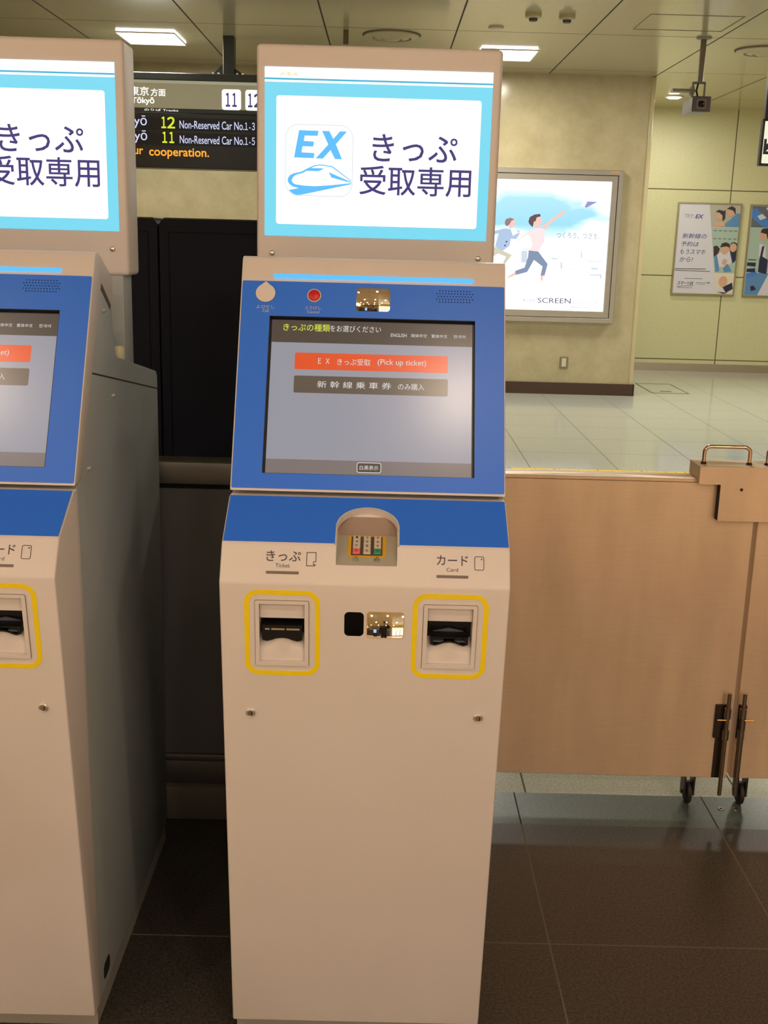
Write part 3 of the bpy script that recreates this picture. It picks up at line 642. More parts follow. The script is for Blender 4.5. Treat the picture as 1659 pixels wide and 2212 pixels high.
for x0, x1 in ((.886, 1.0105), (1.06, 1.184)):
    pts = [(x0, 2.992, 1.026)]+[(x0+.016*(1-math.cos(a)), 2.992, 1.058+.016*math.sin(a)) for a in [math.pi/2*k/6 for k in range(7)]]
    pts += [(x1-.016*(1-math.cos(a)), 2.992, 1.058+.016*math.sin(a)) for a in [math.pi/2*k/6 for k in range(6, -1, -1)]]+[(x1, 2.992, 1.026)]
    hd_ = obj('handle', MB().tube(pts, .0052, 12), mat('polished_steel', rgb(220, 190, 160), 0.18, 1.0), cl)
    for x in (x0, x1): obj('handle_foot', MB().lathe((x, 2.992, 1.0264), (0, 0, 1), [(.008, 0), (.008, .003), (.0055, .006)], 16), M_zinc, hd_)
obj('clamp_screw', MB().lathe((.981, 2.944, .966), (0, -1, 0), [(.0045, 0), (.004, .002)], 14), M_zinc, cl)
for x, lab in ((1.03, 'small round bolt socket in the threshold, left of the pair'), (1.071, 'small round bolt socket in the threshold, right of the pair')):
    q = obj('floor_socket', MB().lathe((x, 2.978, 0.0), (0, 0, 1), [(.004, .0004), (.009, .0004), (.008, .0022), (.0045, .0022), (.004, .0004)], 20), M_bolt, label=lab, cat='bolt socket', group='bolt sockets in the threshold')

# ------------------------------------------------------------------ black cabinets behind the fence
M_bcab = mat('black_cabinet', rgb(24, 29, 46), 0.6, spec=0.2)
M_bcab2 = mat('black_cabinet_groove', rgb(8, 8, 10), 0.6, spec=0.2)
M_bedge = mat('black_cabinet_edge', rgb(70, 62, 54), 0.4)
def black_cabinet(x0, x1, label):
    t = thing('equipment_cabinet', ((x0+x1)/2, 3.85, 0), label, 'cabinet', 'black cabinets behind the fence')
    fr = Fr((0, 3.60, 0), (1, 0, 0), (0, 0, 1))
    obj('cabinet_body', MB().plate(fr, [rr(x0, x1, 0, 1.640, .020, 5)], -.5, .5).bevel(.004, 1), M_bcab, t)
    obj('top_edge', MB().box(x0+.012, x1-.012, 3.604, 4.09, 1.638, 1.645).bevel(.003, 1), M_bedge, t)
    obj('door_groove', MB().plate(fr, [rr(x0+.028, x1-.028, .05, 1.603), rr(x0+.032, x1-.032, .054, 1.599)], .0004, .0006), M_bcab2, t)
    return t
black_cabinet(-.704, .21, 'tall black cabinet behind the fence, directly left of the middle machine')
black_cabinet(-1.66, -.709, 'tall black cabinet behind the fence, mostly hidden by the left machine')

# ------------------------------------------------------------------ departure board
M_frame_dark = mat('board_frame', rgb(62, 66, 64), 0.45, 0.3)
M_led_back = mat('led_black', rgb(10, 9, 11), 0.35, spec=0.4)
M_led_row = mat('led_row', rgb(22, 20, 22), 0.4, spec=0.3)
L_head = mat('board_header', rgb(70, 66, 50), 0.35, emit=1.0, emit_col=rgb(124, 116, 88))
L_headtop = mat('board_header_strip', rgb(70, 66, 50), 0.35, emit=1.0, emit_col=rgb(150, 146, 122))
L_bwhite = lit('board_white', (1, 0.98, 0.9, 1), 1.3)
L_bnavy = lit('board_navy', rgb(56, 44, 110), 1.0)
L_lwhite = lit('led_white', rgb(214, 220, 255), 1.0)
L_llime = lit('led_lime', rgb(214, 232, 40), 1.0)
L_lamber = lit('led_amber', (1.0, 0.36, 0.02, 1), 1.25)
bd = thing('departure_board', (-1.40, 10.5, 2.16), 'hanging departure board with LED train rows seen between the machines', 'departure board')
X0, X1 = -3.35, .50
fr = Fr((0, 10.40, 0), (1, 0, 0), (0, 0, 1))
obj('display_case', MB().box(X0, X1, 10.40, 10.66, 2.158, 2.628).bevel(.006, 1), M_led_back, bd)
obj('header_case', MB().box(X0, X1, 10.402, 10.66, 2.628, 2.895), M_frame_dark, bd)
obj('top_beam', MB().box(X0-.02, X1+.02, 10.39, 10.67, 2.895, 2.957).bevel(.006, 1), M_frame_dark, bd)
hp_ = obj('header_panel', MB().box(X0+.02, X1-.02, 10.398, 10.402, 2.662, 2.868), L_head, bd)
obj('header_strip', MB().box(X0+.02, X1-.02, 10.397, 10.402, 2.868, 2.893), L_headtop, bd)
st = obj('hanger_post', MB().box(-1.452, -1.358, 10.45, 10.60, 2.957, CEIL).bevel(.004, 1), M_frame_dark, bd)
obj('gusset', MB().plate(Fr((0, 10.50, 0), (1, 0, 0), (0, 0, 1)), [[(-1.555, 2.957), (-1.452, 2.957), (-1.452, 3.06)], [(-1.358, 2.957), (-1.255, 2.957), (-1.358, 3.02)]], -.02, .03), M_frame_dark, st)
for x in (-1.535, -1.488, -1.325, -1.28): obj('bolt', MB().lathe((x, 10.43, 2.957), (0, 0, 1), [(.009, 0), (.009, .012), (.005, .016)], 10), M_chrome, bd)
mk = MB(); add_text(mk, '東京', fr, -2.262, -2.098, 2.762, 2.836, w=.003, bold=.02); add_text(mk, '方面', fr, -2.080, -1.951, 2.760, 2.822, w=.003, bold=.02)
add_text(mk, 'for Tōkyō', fr, -2.36, -2.050, 2.683, 2.748, w=.003, bold=.02)
flat('header_lettering', mk, L_bwhite, hp_)
for x0, n in ((-1.456, '11'), (-1.250, '12')):
    tpl = obj('track_plate', MB().plate(fr, [rr(x0, x0+.167, 2.661, 2.832, .022)], .003, .004), L_bwhite, bd)
    mk = MB()
    for ch, a, b_ in {'11': (('１', .036, .070), ('１', .094, .128)), '12': (('１', .026, .060), ('２', .078, .142))}[n]: add_text(mk, ch, fr, x0+a, x0+b_, 2.690, 2.800, w=.0078, bold=.05)
    flat('track_number', mk, L_bnavy, tpl)
text('column_captions', 'Destination          のりば Tracks', fr, (-2.52, -1.842, 2.636, 2.656), L_bwhite, bd, w=.0006)
rowb = MB()
for z in (2.478, 2.352): rowb.box(X0+.03, X1-.03, 10.398, 10.4, z, z+.108)
obj('led_row', rowb, M_led_row, bd)
for z, s_ in ((2.497, '３'), (2.372, '５')):
    mk = MB()
    add_text(mk, 'Tōkyō', fr, -2.42, -2.120, z-.008, z+.098, w=.004, bold=.004)
    add_text(mk, 'Non-Reserved Car No.', fr, -1.832, -1.262, z-.002, z+.066, w=.004, bold=.004)
    add_text(mk, '１-'+s_, fr, -1.255, -1.168, z, z+.063, w=.004, bold=.012)
    flat('row_lettering', mk, L_lwhite, bd)
mk = MB()
for ch, a, b_, z0, z1 in (('１', -1.990, -1.952, 2.496, 2.588), ('２', -1.938, -1.874, 2.496, 2.588), ('１', -1.984, -1.946, 2.372, 2.462), ('１', -1.922, -1.884, 2.372, 2.462)): add_text(mk, ch, fr, a, b_, z0, z1, w=.004, bold=.05)
flat('track_lettering', mk, L_llime, bd)
mk = MB(); add_text(mk, 'your', fr, -2.34, -2.158, 2.246, 2.318, w=.004, bold=.014); add_text(mk, 'cooperation.', fr, -2.106, -1.574, 2.236, 2.330, w=.004, bold=.014)
flat('scrolling_lettering', mk, L_lamber, bd)

# ------------------------------------------------------------------ lit advertising case
M_adframe = mat('ad_frame_steel', rgb(178, 174, 166), 0.34, 0.85, noise=0.06, nscale=8)
lbx = thing('advertising_case', (1.42, 12.1, .78), 'large lit advertising case with running figures on the marble wall', 'advertisement')
fr = Fr((0, 12.08, 0), (1, 0, 0), (0, 0, 1))
ax0, ax1, az0, az1 = .30, 2.468, .778, 2.345
obj('outer_frame', MB().plate(fr, [rr(ax0, ax1, az0, az1), rr(ax0+.05, ax1-.05, az0+.05, az1-.05)], -.079, .079).bevel(.003, 1), M_adframe, lbx)
obj('inner_frame', MB().plate(fr, [rr(ax0+.054, ax1-.054, az0+.054, az1-.054), rr(ax0+.115, ax1-.112, az0+.122, az1-.112)], -.079, .070).bevel(.003, 1), M_adframe, lbx)
# back-lit print: sky blue with soft white clouds, white towards the ground, as printed
M_ad = bpy.data.materials.new('backlit_print'); M_ad.use_nodes = True; nt = M_ad.node_tree; b = nt.nodes['Principled BSDF']
g = nt.nodes.new('ShaderNodeNewGeometry'); mp_ = nt.nodes.new('ShaderNodeMapping'); mp_.inputs['Scale'].default_value = (1.0, 1, 1.9)
n_ = nt.nodes.new('ShaderNodeTexNoise'); n_.inputs['Scale'].default_value = 1.5; n_.inputs['Detail'].default_value = 3
nt.links.new(g.outputs['Position'], mp_.inputs[0]); nt.links.new(mp_.outputs[0], n_.inputs[0])
sep = nt.nodes.new('ShaderNodeSeparateXYZ'); nt.links.new(g.outputs['Position'], sep.inputs[0])
rz = nt.nodes.new('ShaderNodeValToRGB'); mr = nt.nodes.new('ShaderNodeMapRange'); mr.inputs[1].default_value = .9; mr.inputs[2].default_value = 2.235
nt.links.new(sep.outputs[2], mr.inputs[0]); nt.links.new(mr.outputs[0], rz.inputs[0])
el = rz.color_ramp.elements; el[0].position = 0.46; el[0].color = (0, 0, 0, 1); el[1].position = 0.66; el[1].color = (1, 1, 1, 1)
e3 = el.new(0.86); e3.color = (0.9, 0.9, 0.9, 1); e4 = el.new(0.97); e4.color = (0.1, 0.1, 0.1, 1)
cr = nt.nodes.new('ShaderNodeValToRGB'); cr.color_ramp.elements[0].position = .46; cr.color_ramp.elements[0].color = (1, 1, 1, 1); cr.color_ramp.elements[1].position = .68; cr.color_ramp.elements[1].color = (0, 0, 0, 1)
nt.links.new(n_.outputs[0], cr.inputs[0])
mu = nt.nodes.new('ShaderNodeMath'); mu.operation = 'MULTIPLY'; nt.links.new(rz.outputs[0], mu.inputs[0]); nt.links.new(cr.outputs[0], mu.inputs[1])
mx = nt.nodes.new('ShaderNodeMix'); mx.data_type = 'RGBA'; mx.inputs[6].default_value = (1.4, 1.42, 1.45, 1); mx.inputs[7].default_value = rgb(150, 222, 246)
nt.links.new(mu.outputs[0], mx.inputs[0]); nt.links.new(mx.outputs[2], b.inputs['Emission Color']); b.inputs['Emission Strength'].default_value = 1.0
b.inputs['Base Color'].default_value = (0.05, 0.05, 0.05, 1); b.inputs['Roughness'].default_value = 0.3
fp = Fr((0, 12.125, 0), (1, 0, 0), (0, 0, 1))
pr = obj('lit_print', MB().box(ax0+.10, ax1-.10, 12.125, 12.14, az0+.11, az1-.10), M_ad, lbx)
APART = {'photo_blue_clothes': 'photo_blue_jacket', 'photo_navy_clothes': 'photo_navy_jacket', 'photo_white_clothes': 'photo_white_shirt', 'photo_faces': 'photo_face', 'photo_hair': 'photo_hair', 'runner_skin': 'runner_bare_skin', 'boy_skin': 'boy_bare_skin', 'photo_white_marks': 'photo_white_shape', 'photo_navy_marks': 'photo_navy_shape', 'photo_blue_seat': 'photo_blue_shape', 'town': 'printed_building', 'train_line': 'printed_line', 'small_print': 'small_print_line', 'boy_shirt_marks': 'shirt_mark'}
def fig(name, polys, material, parent, fr_, w=.0015):
    if name in APART and len(polys) > 1:
        for k, q in enumerate(polys): fig(APART[name], [q], material, parent, fr_, w+.0002*k)
        return
    mb = MB()
    for k, q in enumerate(polys): mb.plate(fr_, [q], w+.0002*k, .0004)
    return obj(name, mb, material, parent, smooth=False)
lb = lambda x, y: (1.165+(x-80)/1368*1.199+(y-245)*6.5e-6*0, 2.243-(y-245-(x-80)*.034)/1588*1.337+0.0)
def sk(p):     # px of the studied print -> wall metres (small lean of the picture removed)
    x, y = p; xx = x+ (y-295)*0.078*((x-80)/1368.0)+ (y-245)*0.033*(1-(x-80)/1368.0)
    return (1.165+(xx-80)/1368*1.199, 2.243-(y-245-(x-80)*.034)/1558*1.337)
P = lambda L: [sk(p) for p in L]
A_skin = lit('print_skin', rgb(246, 205, 196), 1.0); A_hair = lit('print_hair', rgb(96, 66, 72), 1.0); A_shirt = lit('print_shirt', rgb(252, 226, 228), 1.05)
A_jean = lit('print_jeans', rgb(128, 148, 178), 1.0); A_denim = lit('print_denim', rgb(176, 200, 232), 1.0); A_khaki = lit('print_khaki', rgb(214, 208, 186), 1.0)
A_plane = lit('print_plane', rgb(150, 150, 214), 1.0); A_grey = lit('print_grey', rgb(206, 216, 230), 1.05); A_text = lit('print_text', rgb(128, 140, 170), 1.0); A_logo = lit('print_logo', rgb(58, 60, 96), 1.0)
A_pale = lit('print_pale', rgb(236, 238, 240), 1.1)
fig('town', [P([(380, 1085), (460, 1085), (460, 1095), (380, 1095)]), P([(720, 1190), (800, 1205), (800, 1215), (740, 1215)]), P([(830, 1250), (850, 1250), (850, 1325), (830, 1325)]), P([(1070, 1120), (1085, 1120), (1085, 1200), (1070, 1200)]), P([(1170, 1400), (1310, 1400), (1310, 1415), (1170, 1415)]), P([(1190, 1320), (1270, 1320), (1270, 1340), (1190, 1340)]), P([(840, 1325), (1050, 1335), (1050, 1340), (840, 1332)]), P([(1140, 1235), (1320, 1240), (1320, 1247), (1140, 1243)]), P([(1290, 1400), (1310, 1400), (1310, 1450), (1290, 1450)]), P([(370, 1110), (440, 1110), (440, 1250), (370, 1250)])], A_grey, pr, fp)
fig('runner_skin', [P([(515, 760), (540, 700), (600, 710), (615, 760), (600, 810), (570, 840), (525, 835)]), P([(600, 840), (700, 745), (820, 670), (860, 620), (890, 630), (855, 690), (740, 760), (650, 860)]), P([(440, 890), (300, 1010), (265, 1050), (320, 985), (420, 920)]), P([(300, 1360), (215, 1420), (215, 1440), (320, 1395)]), P([(595, 1405), (635, 1405), (625, 1470), (600, 1470)])], A_skin, pr, fp)
fig('runner_hair', [P([(515, 760), (500, 830), (460, 790), (450, 760), (465, 710), (520, 680), (585, 672), (595, 700), (545, 715), (535, 760)])], A_hair, pr, fp, .004)
fig('runner_shirt', [P([(480, 860), (560, 840), (640, 850), (640, 1000), (570, 1120), (455, 1105), (500, 1040), (470, 930), (410, 910)])], A_shirt, pr, fp, .004)
fig('runner_jeans', [P([(455, 1105), (570, 1120), (680, 1270), (645, 1410), (597, 1405), (620, 1300), (520, 1220), (440, 1365), (310, 1400), (300, 1350), (410, 1310), (450, 1180)])], A_jean, pr, fp, .005)
fig('boy_skin', [P([(225, 770), (260, 730), (298, 740), (290, 810), (245, 845), (215, 825)]), P([(315, 860), (350, 865), (345, 900), (320, 890)])], A_skin, pr, fp)
fig('boy_hair', [P([(170, 770), (185, 730), (235, 715), (285, 735), (250, 750), (230, 790), (200, 815), (180, 805)])], lit('print_brown', rgb(150, 120, 124), 1.0), pr, fp, .004)
fig('boy_jacket', [P([(50, 870), (170, 840), (240, 850), (270, 930), (320, 900), (350, 900), (310, 970), (245, 965), (230, 1050), (150, 1110), (60, 1060), (100, 900), (50, 910)])], A_denim, pr, fp, .003)
fig('boy_trousers', [P([(50, 1060), (150, 1105), (260, 1160), (200, 1240), (150, 1305), (130, 1300), (190, 1180), (100, 1140), (35, 1180), (40, 1100)])], A_khaki, pr, fp, .004)
fig('boy_shirt_marks', [P([(185, 990), (205, 990), (200, 1010), (183, 1008)]), P([(170, 1035), (188, 1035), (185, 1055), (168, 1052)])], A_hair, pr, fp, .005)
fig('paper_plane', [P([(1145, 530), (1265, 535), (1130, 605), (1115, 590)])], A_plane, pr, fp)
fig('paper_plane_wing', [P([(1060, 590), (1100, 545), (1145, 545), (1120, 590)])], A_pale, pr, fp)
mk = MB(); add_text(mk, 'つくろう、つぎを。', fp, 1.813, 2.272, 1.650, 1.712, w=.003)
add_text(mk, '株式会社', fp, 1.492, 1.628, .978, 1.016, w=.003); add_text(mk, 'ホールディングス', fp, 2.026, 2.300, .972, 1.010, w=.003); add_text(mk, 'www.screen.co.jp', fp, 2.007, 2.299, .925, .952, w=.003)
flat('print_lettering', mk, A_text, pr)
text('print_logo', 'SCREEN', fp, (1.653, 2.007, .975, 1.028), A_logo, pr, w=.003)
fig('frame_sticker', [[(2.33, 2.317), (2.42, 2.317), (2.42, 2.334), (2.33, 2.334)]], mat('sticker_orange', rgb(214, 150, 100), 0.5), lbx, Fr((0, 12.0795, 0), (1, 0, 0), (0, 0, 1)), .0)

# ------------------------------------------------------------------ framed posters on the cream wall
M_pframe = mat('poster_frame', rgb(176, 168, 140), 0.3, 0.8)
fr = Fr((0, 14.765, 0), (1, 0, 0), (0, 0, 1))
def pm(n, c): return mat('poster_'+n, c, 0.45)
PW = pm('paper', rgb(214, 212, 222)); PI = pm('indigo', rgb(70, 62, 150)); PG = pm('grey', rgb(130, 130, 140)); PB = pm('blue', rgb(92, 140, 190)); PN = pm('navy', rgb(34, 36, 70))
PH = pm('hair', rgb(52, 42, 46)); PS = pm('skin', rgb(214, 168, 140)); PT = pm('teal', rgb(168, 190, 176)); PC = pm('cream', rgb(226, 214, 190)); PL = pm('line', rgb(98, 100, 112)); PBR = pm('bright', rgb(70, 130, 210))
def poster_base(x0, x1, z0, z1, label):
    t = thing('framed_poster', ((x0+x1)/2, 14.78, z0), label, 'poster', 'framed posters on the cream wall')
    obj('poster_frame', MB().plate(fr, [rr(x0, x1, z0, z1), rr(x0+.018, x1-.018, z0+.020, z1-.016)], -.034, .036).bevel(.002, 1), M_pframe, t)
    return t, obj('poster_sheet', MB().box(x0+.014, x1-.014, 14.775, 14.79, z0+.016, z1-.012), PW, t)
fq = Fr((0, 14.7745, 0), (1, 0, 0), (0, 0, 1))
def head_shape(x, z, s): return [(x+s*math.cos(a)*.8, z+s*math.sin(a)) for a in [k*math.pi/8 for k in range(16)]]
t, sh = poster_base(3.738, 4.555, .990, 2.148, 'framed poster of white text beside photographs of people, left of the pair')
edge = lambda z: 4.139+(2.121-z)*(4.320-4.139)/1.094
fig('photo_panel', [[(edge(2.128), 2.128), (4.537, 2.128), (4.537, 1.855), (edge(1.855), 1.855)]], pm('photo_a', rgb(180, 176, 160)), sh, fq, .0005)
fig('photo_panel', [[(edge(1.848), 1.848), (4.537, 1.848), (4.537, 1.280), (edge(1.280), 1.280)]], PT, sh, fq, .0005)
fig('photo_panel', [[(edge(1.276), 1.276), (4.537, 1.276), (4.537, 1.012), (edge(1.012), 1.012)]], PC, sh, fq, .0005)
fig('photo_blue_clothes', [[(4.31, 1.856), (4.42, 1.95), (4.50, 2.03), (4.536, 2.02), (4.536, 1.856)], [(4.24, 1.58), (4.30, 1.50), (4.34, 1.30), (4.29, 1.29)], [(4.38, 1.34), (4.44, 1.40), (4.50, 1.30), (4.40, 1.29)]], PB, sh, fq, .0015)
fig('photo_navy_clothes', [[(4.44, 1.60), (4.46, 1.66), (4.50, 1.67), (4.536, 1.65), (4.536, 1.44), (4.50, 1.40)], [(4.40, 1.10), (4.52, 1.16), (4.535, 1.08), (4.45, 1.03)], [(4.325, 1.04), (4.47, 1.03), (4.42, 1.015)]], PN, sh, fq, .0025)
fig('photo_white_clothes', [[(4.29, 1.50), (4.36, 1.57), (4.44, 1.56), (4.49, 1.42), (4.42, 1.34), (4.33, 1.36)], [(4.33, 1.08), (4.39, 1.10), (4.38, 1.02), (4.34, 1.02)]], PW, sh, fq, .0018)
fig('photo_faces', [head_shape(4.275, 2.00, .055), head_shape(4.415, 2.045, .06), head_shape(4.385, 1.575, .065), head_shape(4.490, 1.60, .055), head_shape(4.275, 1.545, .045), head_shape(4.40, 1.17, .07), [(4.21, 1.90), (4.34, 1.93), (4.36, 1.86), (4.22, 1.86)], [(4.38, 1.46), (4.43, 1.44), (4.41, 1.37), (4.36, 1.40)]], PS, sh, fq, .003)
fig('photo_hair', [[(4.22, 2.04), (4.26, 2.065), (4.33, 2.05), (4.32, 1.99), (4.27, 2.03)], [(4.36, 2.08), (4.42, 2.115), (4.47, 2.09), (4.48, 2.01), (4.44, 2.06)], [(4.32, 1.60), (4.34, 1.65), (4.39, 1.665), (4.44, 1.645), (4.445, 1.60), (4.40, 1.615)], [(4.235, 1.61), (4.28, 1.62), (4.32, 1.58), (4.30, 1.52), (4.25, 1.48)], [(4.31, 2.02), (4.345, 2.07), (4.35, 1.96), (4.32, 1.92)]], PH, sh, fq, .0045)
dots = []
for k in range(5):
    for z in (1.80, 1.70): dots.append([(4.22+.065*k, z), (4.26+.065*k, z), (4.26+.065*k, z+.014), (4.22+.065*k, z+.014)])
fig('photo_ceiling_vents', dots, PG, sh, fq, .0012)
mk = MB(); add_text(mk, 'TRY!', fq, 3.828, 3.945, 1.955, 2.003, w=.0012, bold=-.012); flat('slogan_lettering', mk, PG, sh)
text('slogan_letters', 'EX', fq, (3.968, 4.075, 1.952, 2.002), PI, sh, w=.0012, bold=.02, shear=.25)
mk = MB()
for s_, x0, x1, z0, z1 in (('新幹線の', 3.822, 4.135, 1.700, 1.766), ('予約は', 3.815, 4.045, 1.602, 1.664), ('もうスマホ', 3.812, 4.140, 1.505, 1.566), ('から!', 3.811, 3.985, 1.408, 1.470)): add_text(mk, s_, fq, x0, x1, z0, z1, w=.0012, shear=.2)
flat('headline_lettering', mk, PI, sh)
fig('train_line', [[(3.765, 1.312), (4.16, 1.318), (4.16, 1.328), (3.765, 1.322)], [(3.765, 1.294), (4.22, 1.290), (4.22, 1.298), (3.765, 1.302)]], PL, sh, fq, .0005)
text('service_logo', 'スマートEX', fq, (3.812, 4.022, 1.118, 1.162), PN, sh, w=.0012, bold=.02, shear=.25)
fig('small_print', [[(3.90, 1.196), (4.13, 1.196), (4.13, 1.203), (3.90, 1.203)], [(4.05, 1.145), (4.20, 1.145), (4.20, 1.151), (4.05, 1.151)], [(4.05, 1.128), (4.17, 1.128), (4.17, 1.132), (4.05, 1.132)], [(4.20, 1.14), (4.23, 1.14), (4.23, 1.158), (4.20, 1.158)], [(3.81, 1.078), (4.01, 1.078), (4.01, 1.083), (3.81, 1.083)], [(3.81, 1.100), (4.02, 1.112), (4.02, 1.106), (3.81, 1.093)]], PG, sh, fq, .0005)
t, sh = poster_base(4.662, 5.48, .986, 2.142, 'framed poster with a blue photograph, cut off by the right edge')
fig('photo_panel', [[(4.69, 2.12), (5.46, 2.12), (5.46, 1.86), (4.69, 1.86)]], pm('photo_b', rgb(96, 104, 110)), sh, fq, .0005)
fig('photo_panel', [[(4.69, 1.856), (5.46, 1.856), (5.46, 1.30), (4.69, 1.30)]], PT, sh, fq, .0005)
fig('photo_panel', [[(4.69, 1.29), (4.98, 1.29), (4.86, 1.01), (4.69, 1.01)]], PB, sh, fq, .0005)
fig('photo_blue_seat', [[(4.69, 2.07), (4.74, 2.10), (4.95, 1.90), (4.95, 1.86), (4.86, 1.86), (4.69, 1.98)], [(4.69, 1.27), (4.80, 1.32), (4.84, 1.28), (4.72, 1.22)]], PBR, sh, fq, .0015)
fig('photo_white_marks', [[(4.76, 2.0), (4.82, 2.03), (4.88, 1.98), (4.80, 1.95)], [(4.86, 2.10), (4.90, 2.12), (4.96, 2.05), (4.92, 2.03)], [(4.82, 1.66), (4.90, 1.64), (4.93, 1.45), (4.83, 1.50)]], PW, sh, fq, .0025)
fig('photo_navy_marks', [[(4.84, 1.44), (4.86, 1.62), (4.89, 1.64), (4.875, 1.50), (4.95, 1.46), (4.95, 1.28), (4.84, 1.30)], [(4.69, 1.42), (4.80, 1.42), (4.80, 1.37), (4.69, 1.38)], [(4.76, 1.12), (4.80, 1.13), (4.84, 1.08), (4.77, 1.06)], [(4.70, 1.46), (4.80, 1.46), (4.80, 1.45), (4.70, 1.45)], [(4.69, 1.34), (4.80, 1.35), (4.80, 1.30), (4.69, 1.30)]], PN, sh, fq, .0035)
fig('photo_faces', [head_shape(4.865, 1.76, .062)], PS, sh, fq, .003)
fig('photo_hair', [[(4.82, 1.80), (4.84, 1.845), (4.90, 1.855), (4.96, 1.83), (4.96, 1.72), (4.92, 1.72), (4.90, 1.78)]], PH, sh, fq, .0045)

# ------------------------------------------------------------------ things on the ceiling
M_cream_metal = mat('cream_metal', rgb(196, 186, 152), 0.4); M_ring_shade = mat('ring_shade', rgb(96, 86, 62), 0.6)
def diffuser(x, y, label):
    t = thing('ceiling_diffuser', (x, y, CEIL-.03), label, 'air diffuser', 'round ceiling diffusers')
    obj('outer_cone', MB().lathe((x, y, CEIL-.004), (0, 0, -1), [(.235, -.004), (.235, .010), (.17, .028), (.165, .004), (.17, -.002)], 36), M_cream_metal, t)
    obj('shadow_ring', MB().lathe((x, y, CEIL-.002), (0, 0, -1), [(.25, -.002), (.25, .003), (.05, .004)], 36), M_ring_shade, t)  # shade between the rings, put in as a dark disc
    obj('inner_cone', MB().lathe((x, y, CEIL-.004), (0, 0, -1), [(.15, .0), (.148, .022), (.10, .038), (.095, .016)], 32), M_cream_metal, t)
    obj('centre_disc', MB().lathe((x, y, CEIL-.004), (0, 0, -1), [(.05, -.002), (.08, .028), (.055, .042), (.0, .044)], 28), M_cream_metal, t)
diffuser(.02, 10.19, 'round ceiling air diffuser just above the middle machine sign')
diffuser(3.27, 10.43, 'round ceiling air diffuser at the right edge near the camera pole')
def detector(x, y, label):
    t = thing('smoke_detector', (x, y, CEIL-.06), label, 'smoke detector', 'ceiling detectors')
    obj('base', MB().lathe((x, y, CEIL), (0, 0, -1), [(.062, 0), (.062, .026), (.052, .036)], 24), M_cream_metal, t)
    obj('sensor_head', MB().lathe((x, y, CEIL-.035), (0, 0, -1), [(.034, 0), (.030, .020), (.020, .024)], 20), mat('dark_bronze', rgb(86, 72, 52), 0.45), t)
detector(1.085, 9.10, 'small round smoke detector on the ceiling, left one of two')
detector(1.345, 9.13, 'small round smoke detector on the ceiling, right one of two')
obj('ceiling_disc', MB().lathe((.86, 9.70, CEIL), (0, 0, -1), [(.062, 0), (.06, .012), (.045, .018)], 24), M_cream_metal, label='small flush round disc on the ceiling below the two detectors', cat='ceiling disc', group='flush ceiling discs')
obj('ceiling_disc', MB().lathe((3.32, 9.75, CEIL), (0, 0, -1), [(.09, 0), (.088, .010), (.07, .014)], 24), M_cream_metal, label='flush round disc on the ceiling at the right edge above the diffuser', cat='ceiling disc', group='flush ceiling discs')
obj('sensor_tag', MB().box(-.385, -.340, 10.0, 10.012, CEIL-.115, CEIL).bevel(.002, 1), mat('tag_olive', rgb(104, 94, 66), 0.5), label='narrow plate hanging from the ceiling above the left end of the middle sign', cat='hanging plate')
hz = CEIL-.0015
obj('access_hatch', MB().plate(Fr((0, 0, CEIL-.001), (1, 0, 0), (0, -1, 0)), [rr(1.95, 2.66, -9.62, -9.0), rr(1.957, 2.653, -9.613, -9.007)], 0, .002), mat('hatch_line', rgb(120, 110, 80), 0.4), label='square access hatch outline in the ceiling beside the camera pole', cat='hatch')
# security camera on its pole
M_cctv = mat('camera_grey', rgb(150, 146, 140), 0.45); M_pole = mat('pole_grey', rgb(122, 112, 96), 0.4)
cc = thing('security_camera', (2.60, 9.9, CEIL), 'grey security camera hanging on a pole from the ceiling', 'security camera')
obj('ceiling_flange', MB().lathe((2.60, 9.9, CEIL), (0, 0, -1), [(.062, 0), (.060, .012), (.03, .016)], 20), M_cctv, cc)
obj('pole', MB().cyl((2.60, 9.9, CEIL), (2.597, 9.9, 2.93), .024, 18), M_pole, cc)
yk = obj('yoke', MB().box(2.545, 2.64, 9.88, 9.92, 2.918, 2.934).box(2.535, 2.549, 9.885, 9.915, 2.80, 2.934).box(2.634, 2.648, 9.885, 9.915, 2.80, 2.934).bevel(.004, 1), M_pole, cc)
obj('cable', MB().tube([(2.585, 9.9, 2.93), (2.578, 9.895, 2.89), (2.572, 9.89, 2.86), (2.585, 9.9, 2.83), (2.588, 9.92, 2.805)], .008, 8), M_black, cc)
ar = obj('side_arm', MB().prism([(9.86, 2.850), (9.95, 2.850), (9.95, 2.876), (9.88, 2.876)], 2.37, 2.56).bevel(.004, 1), M_cctv, cc)
obj('arm_bracket', MB().box(2.525, 2.545, 9.86, 9.94, 2.83, 2.895), M_pole, ar)
hb = obj('housing', MB().box(2.532, 2.680, 9.84, 10.16, 2.695, 2.812).bevel(.012, 2), M_cctv, cc)
fc = obj('front_plate', MB().box(2.528, 2.682, 9.812, 9.838, 2.690, 2.812).bevel(.006, 1), mat('plate_brown', rgb(84, 70, 66), 0.35), cc)
obj('lens_window', MB().plate(Fr((0, 9.811, 0), (1, 0, 0), (0, 0, 1)), [rr(2.563, 2.641, 2.714, 2.788, .014), rr(2.571, 2.633, 2.722, 2.780, .010)], 0, .002), mat('lens_rim', rgb(150, 120, 110), 0.4), fc)
obj('lens', MB().lathe((2.602, 9.812, 2.751), (0, -1, 0), [(.026, 0), (.024, .002), (.010, .004)], 20), M_blackgloss, fc)
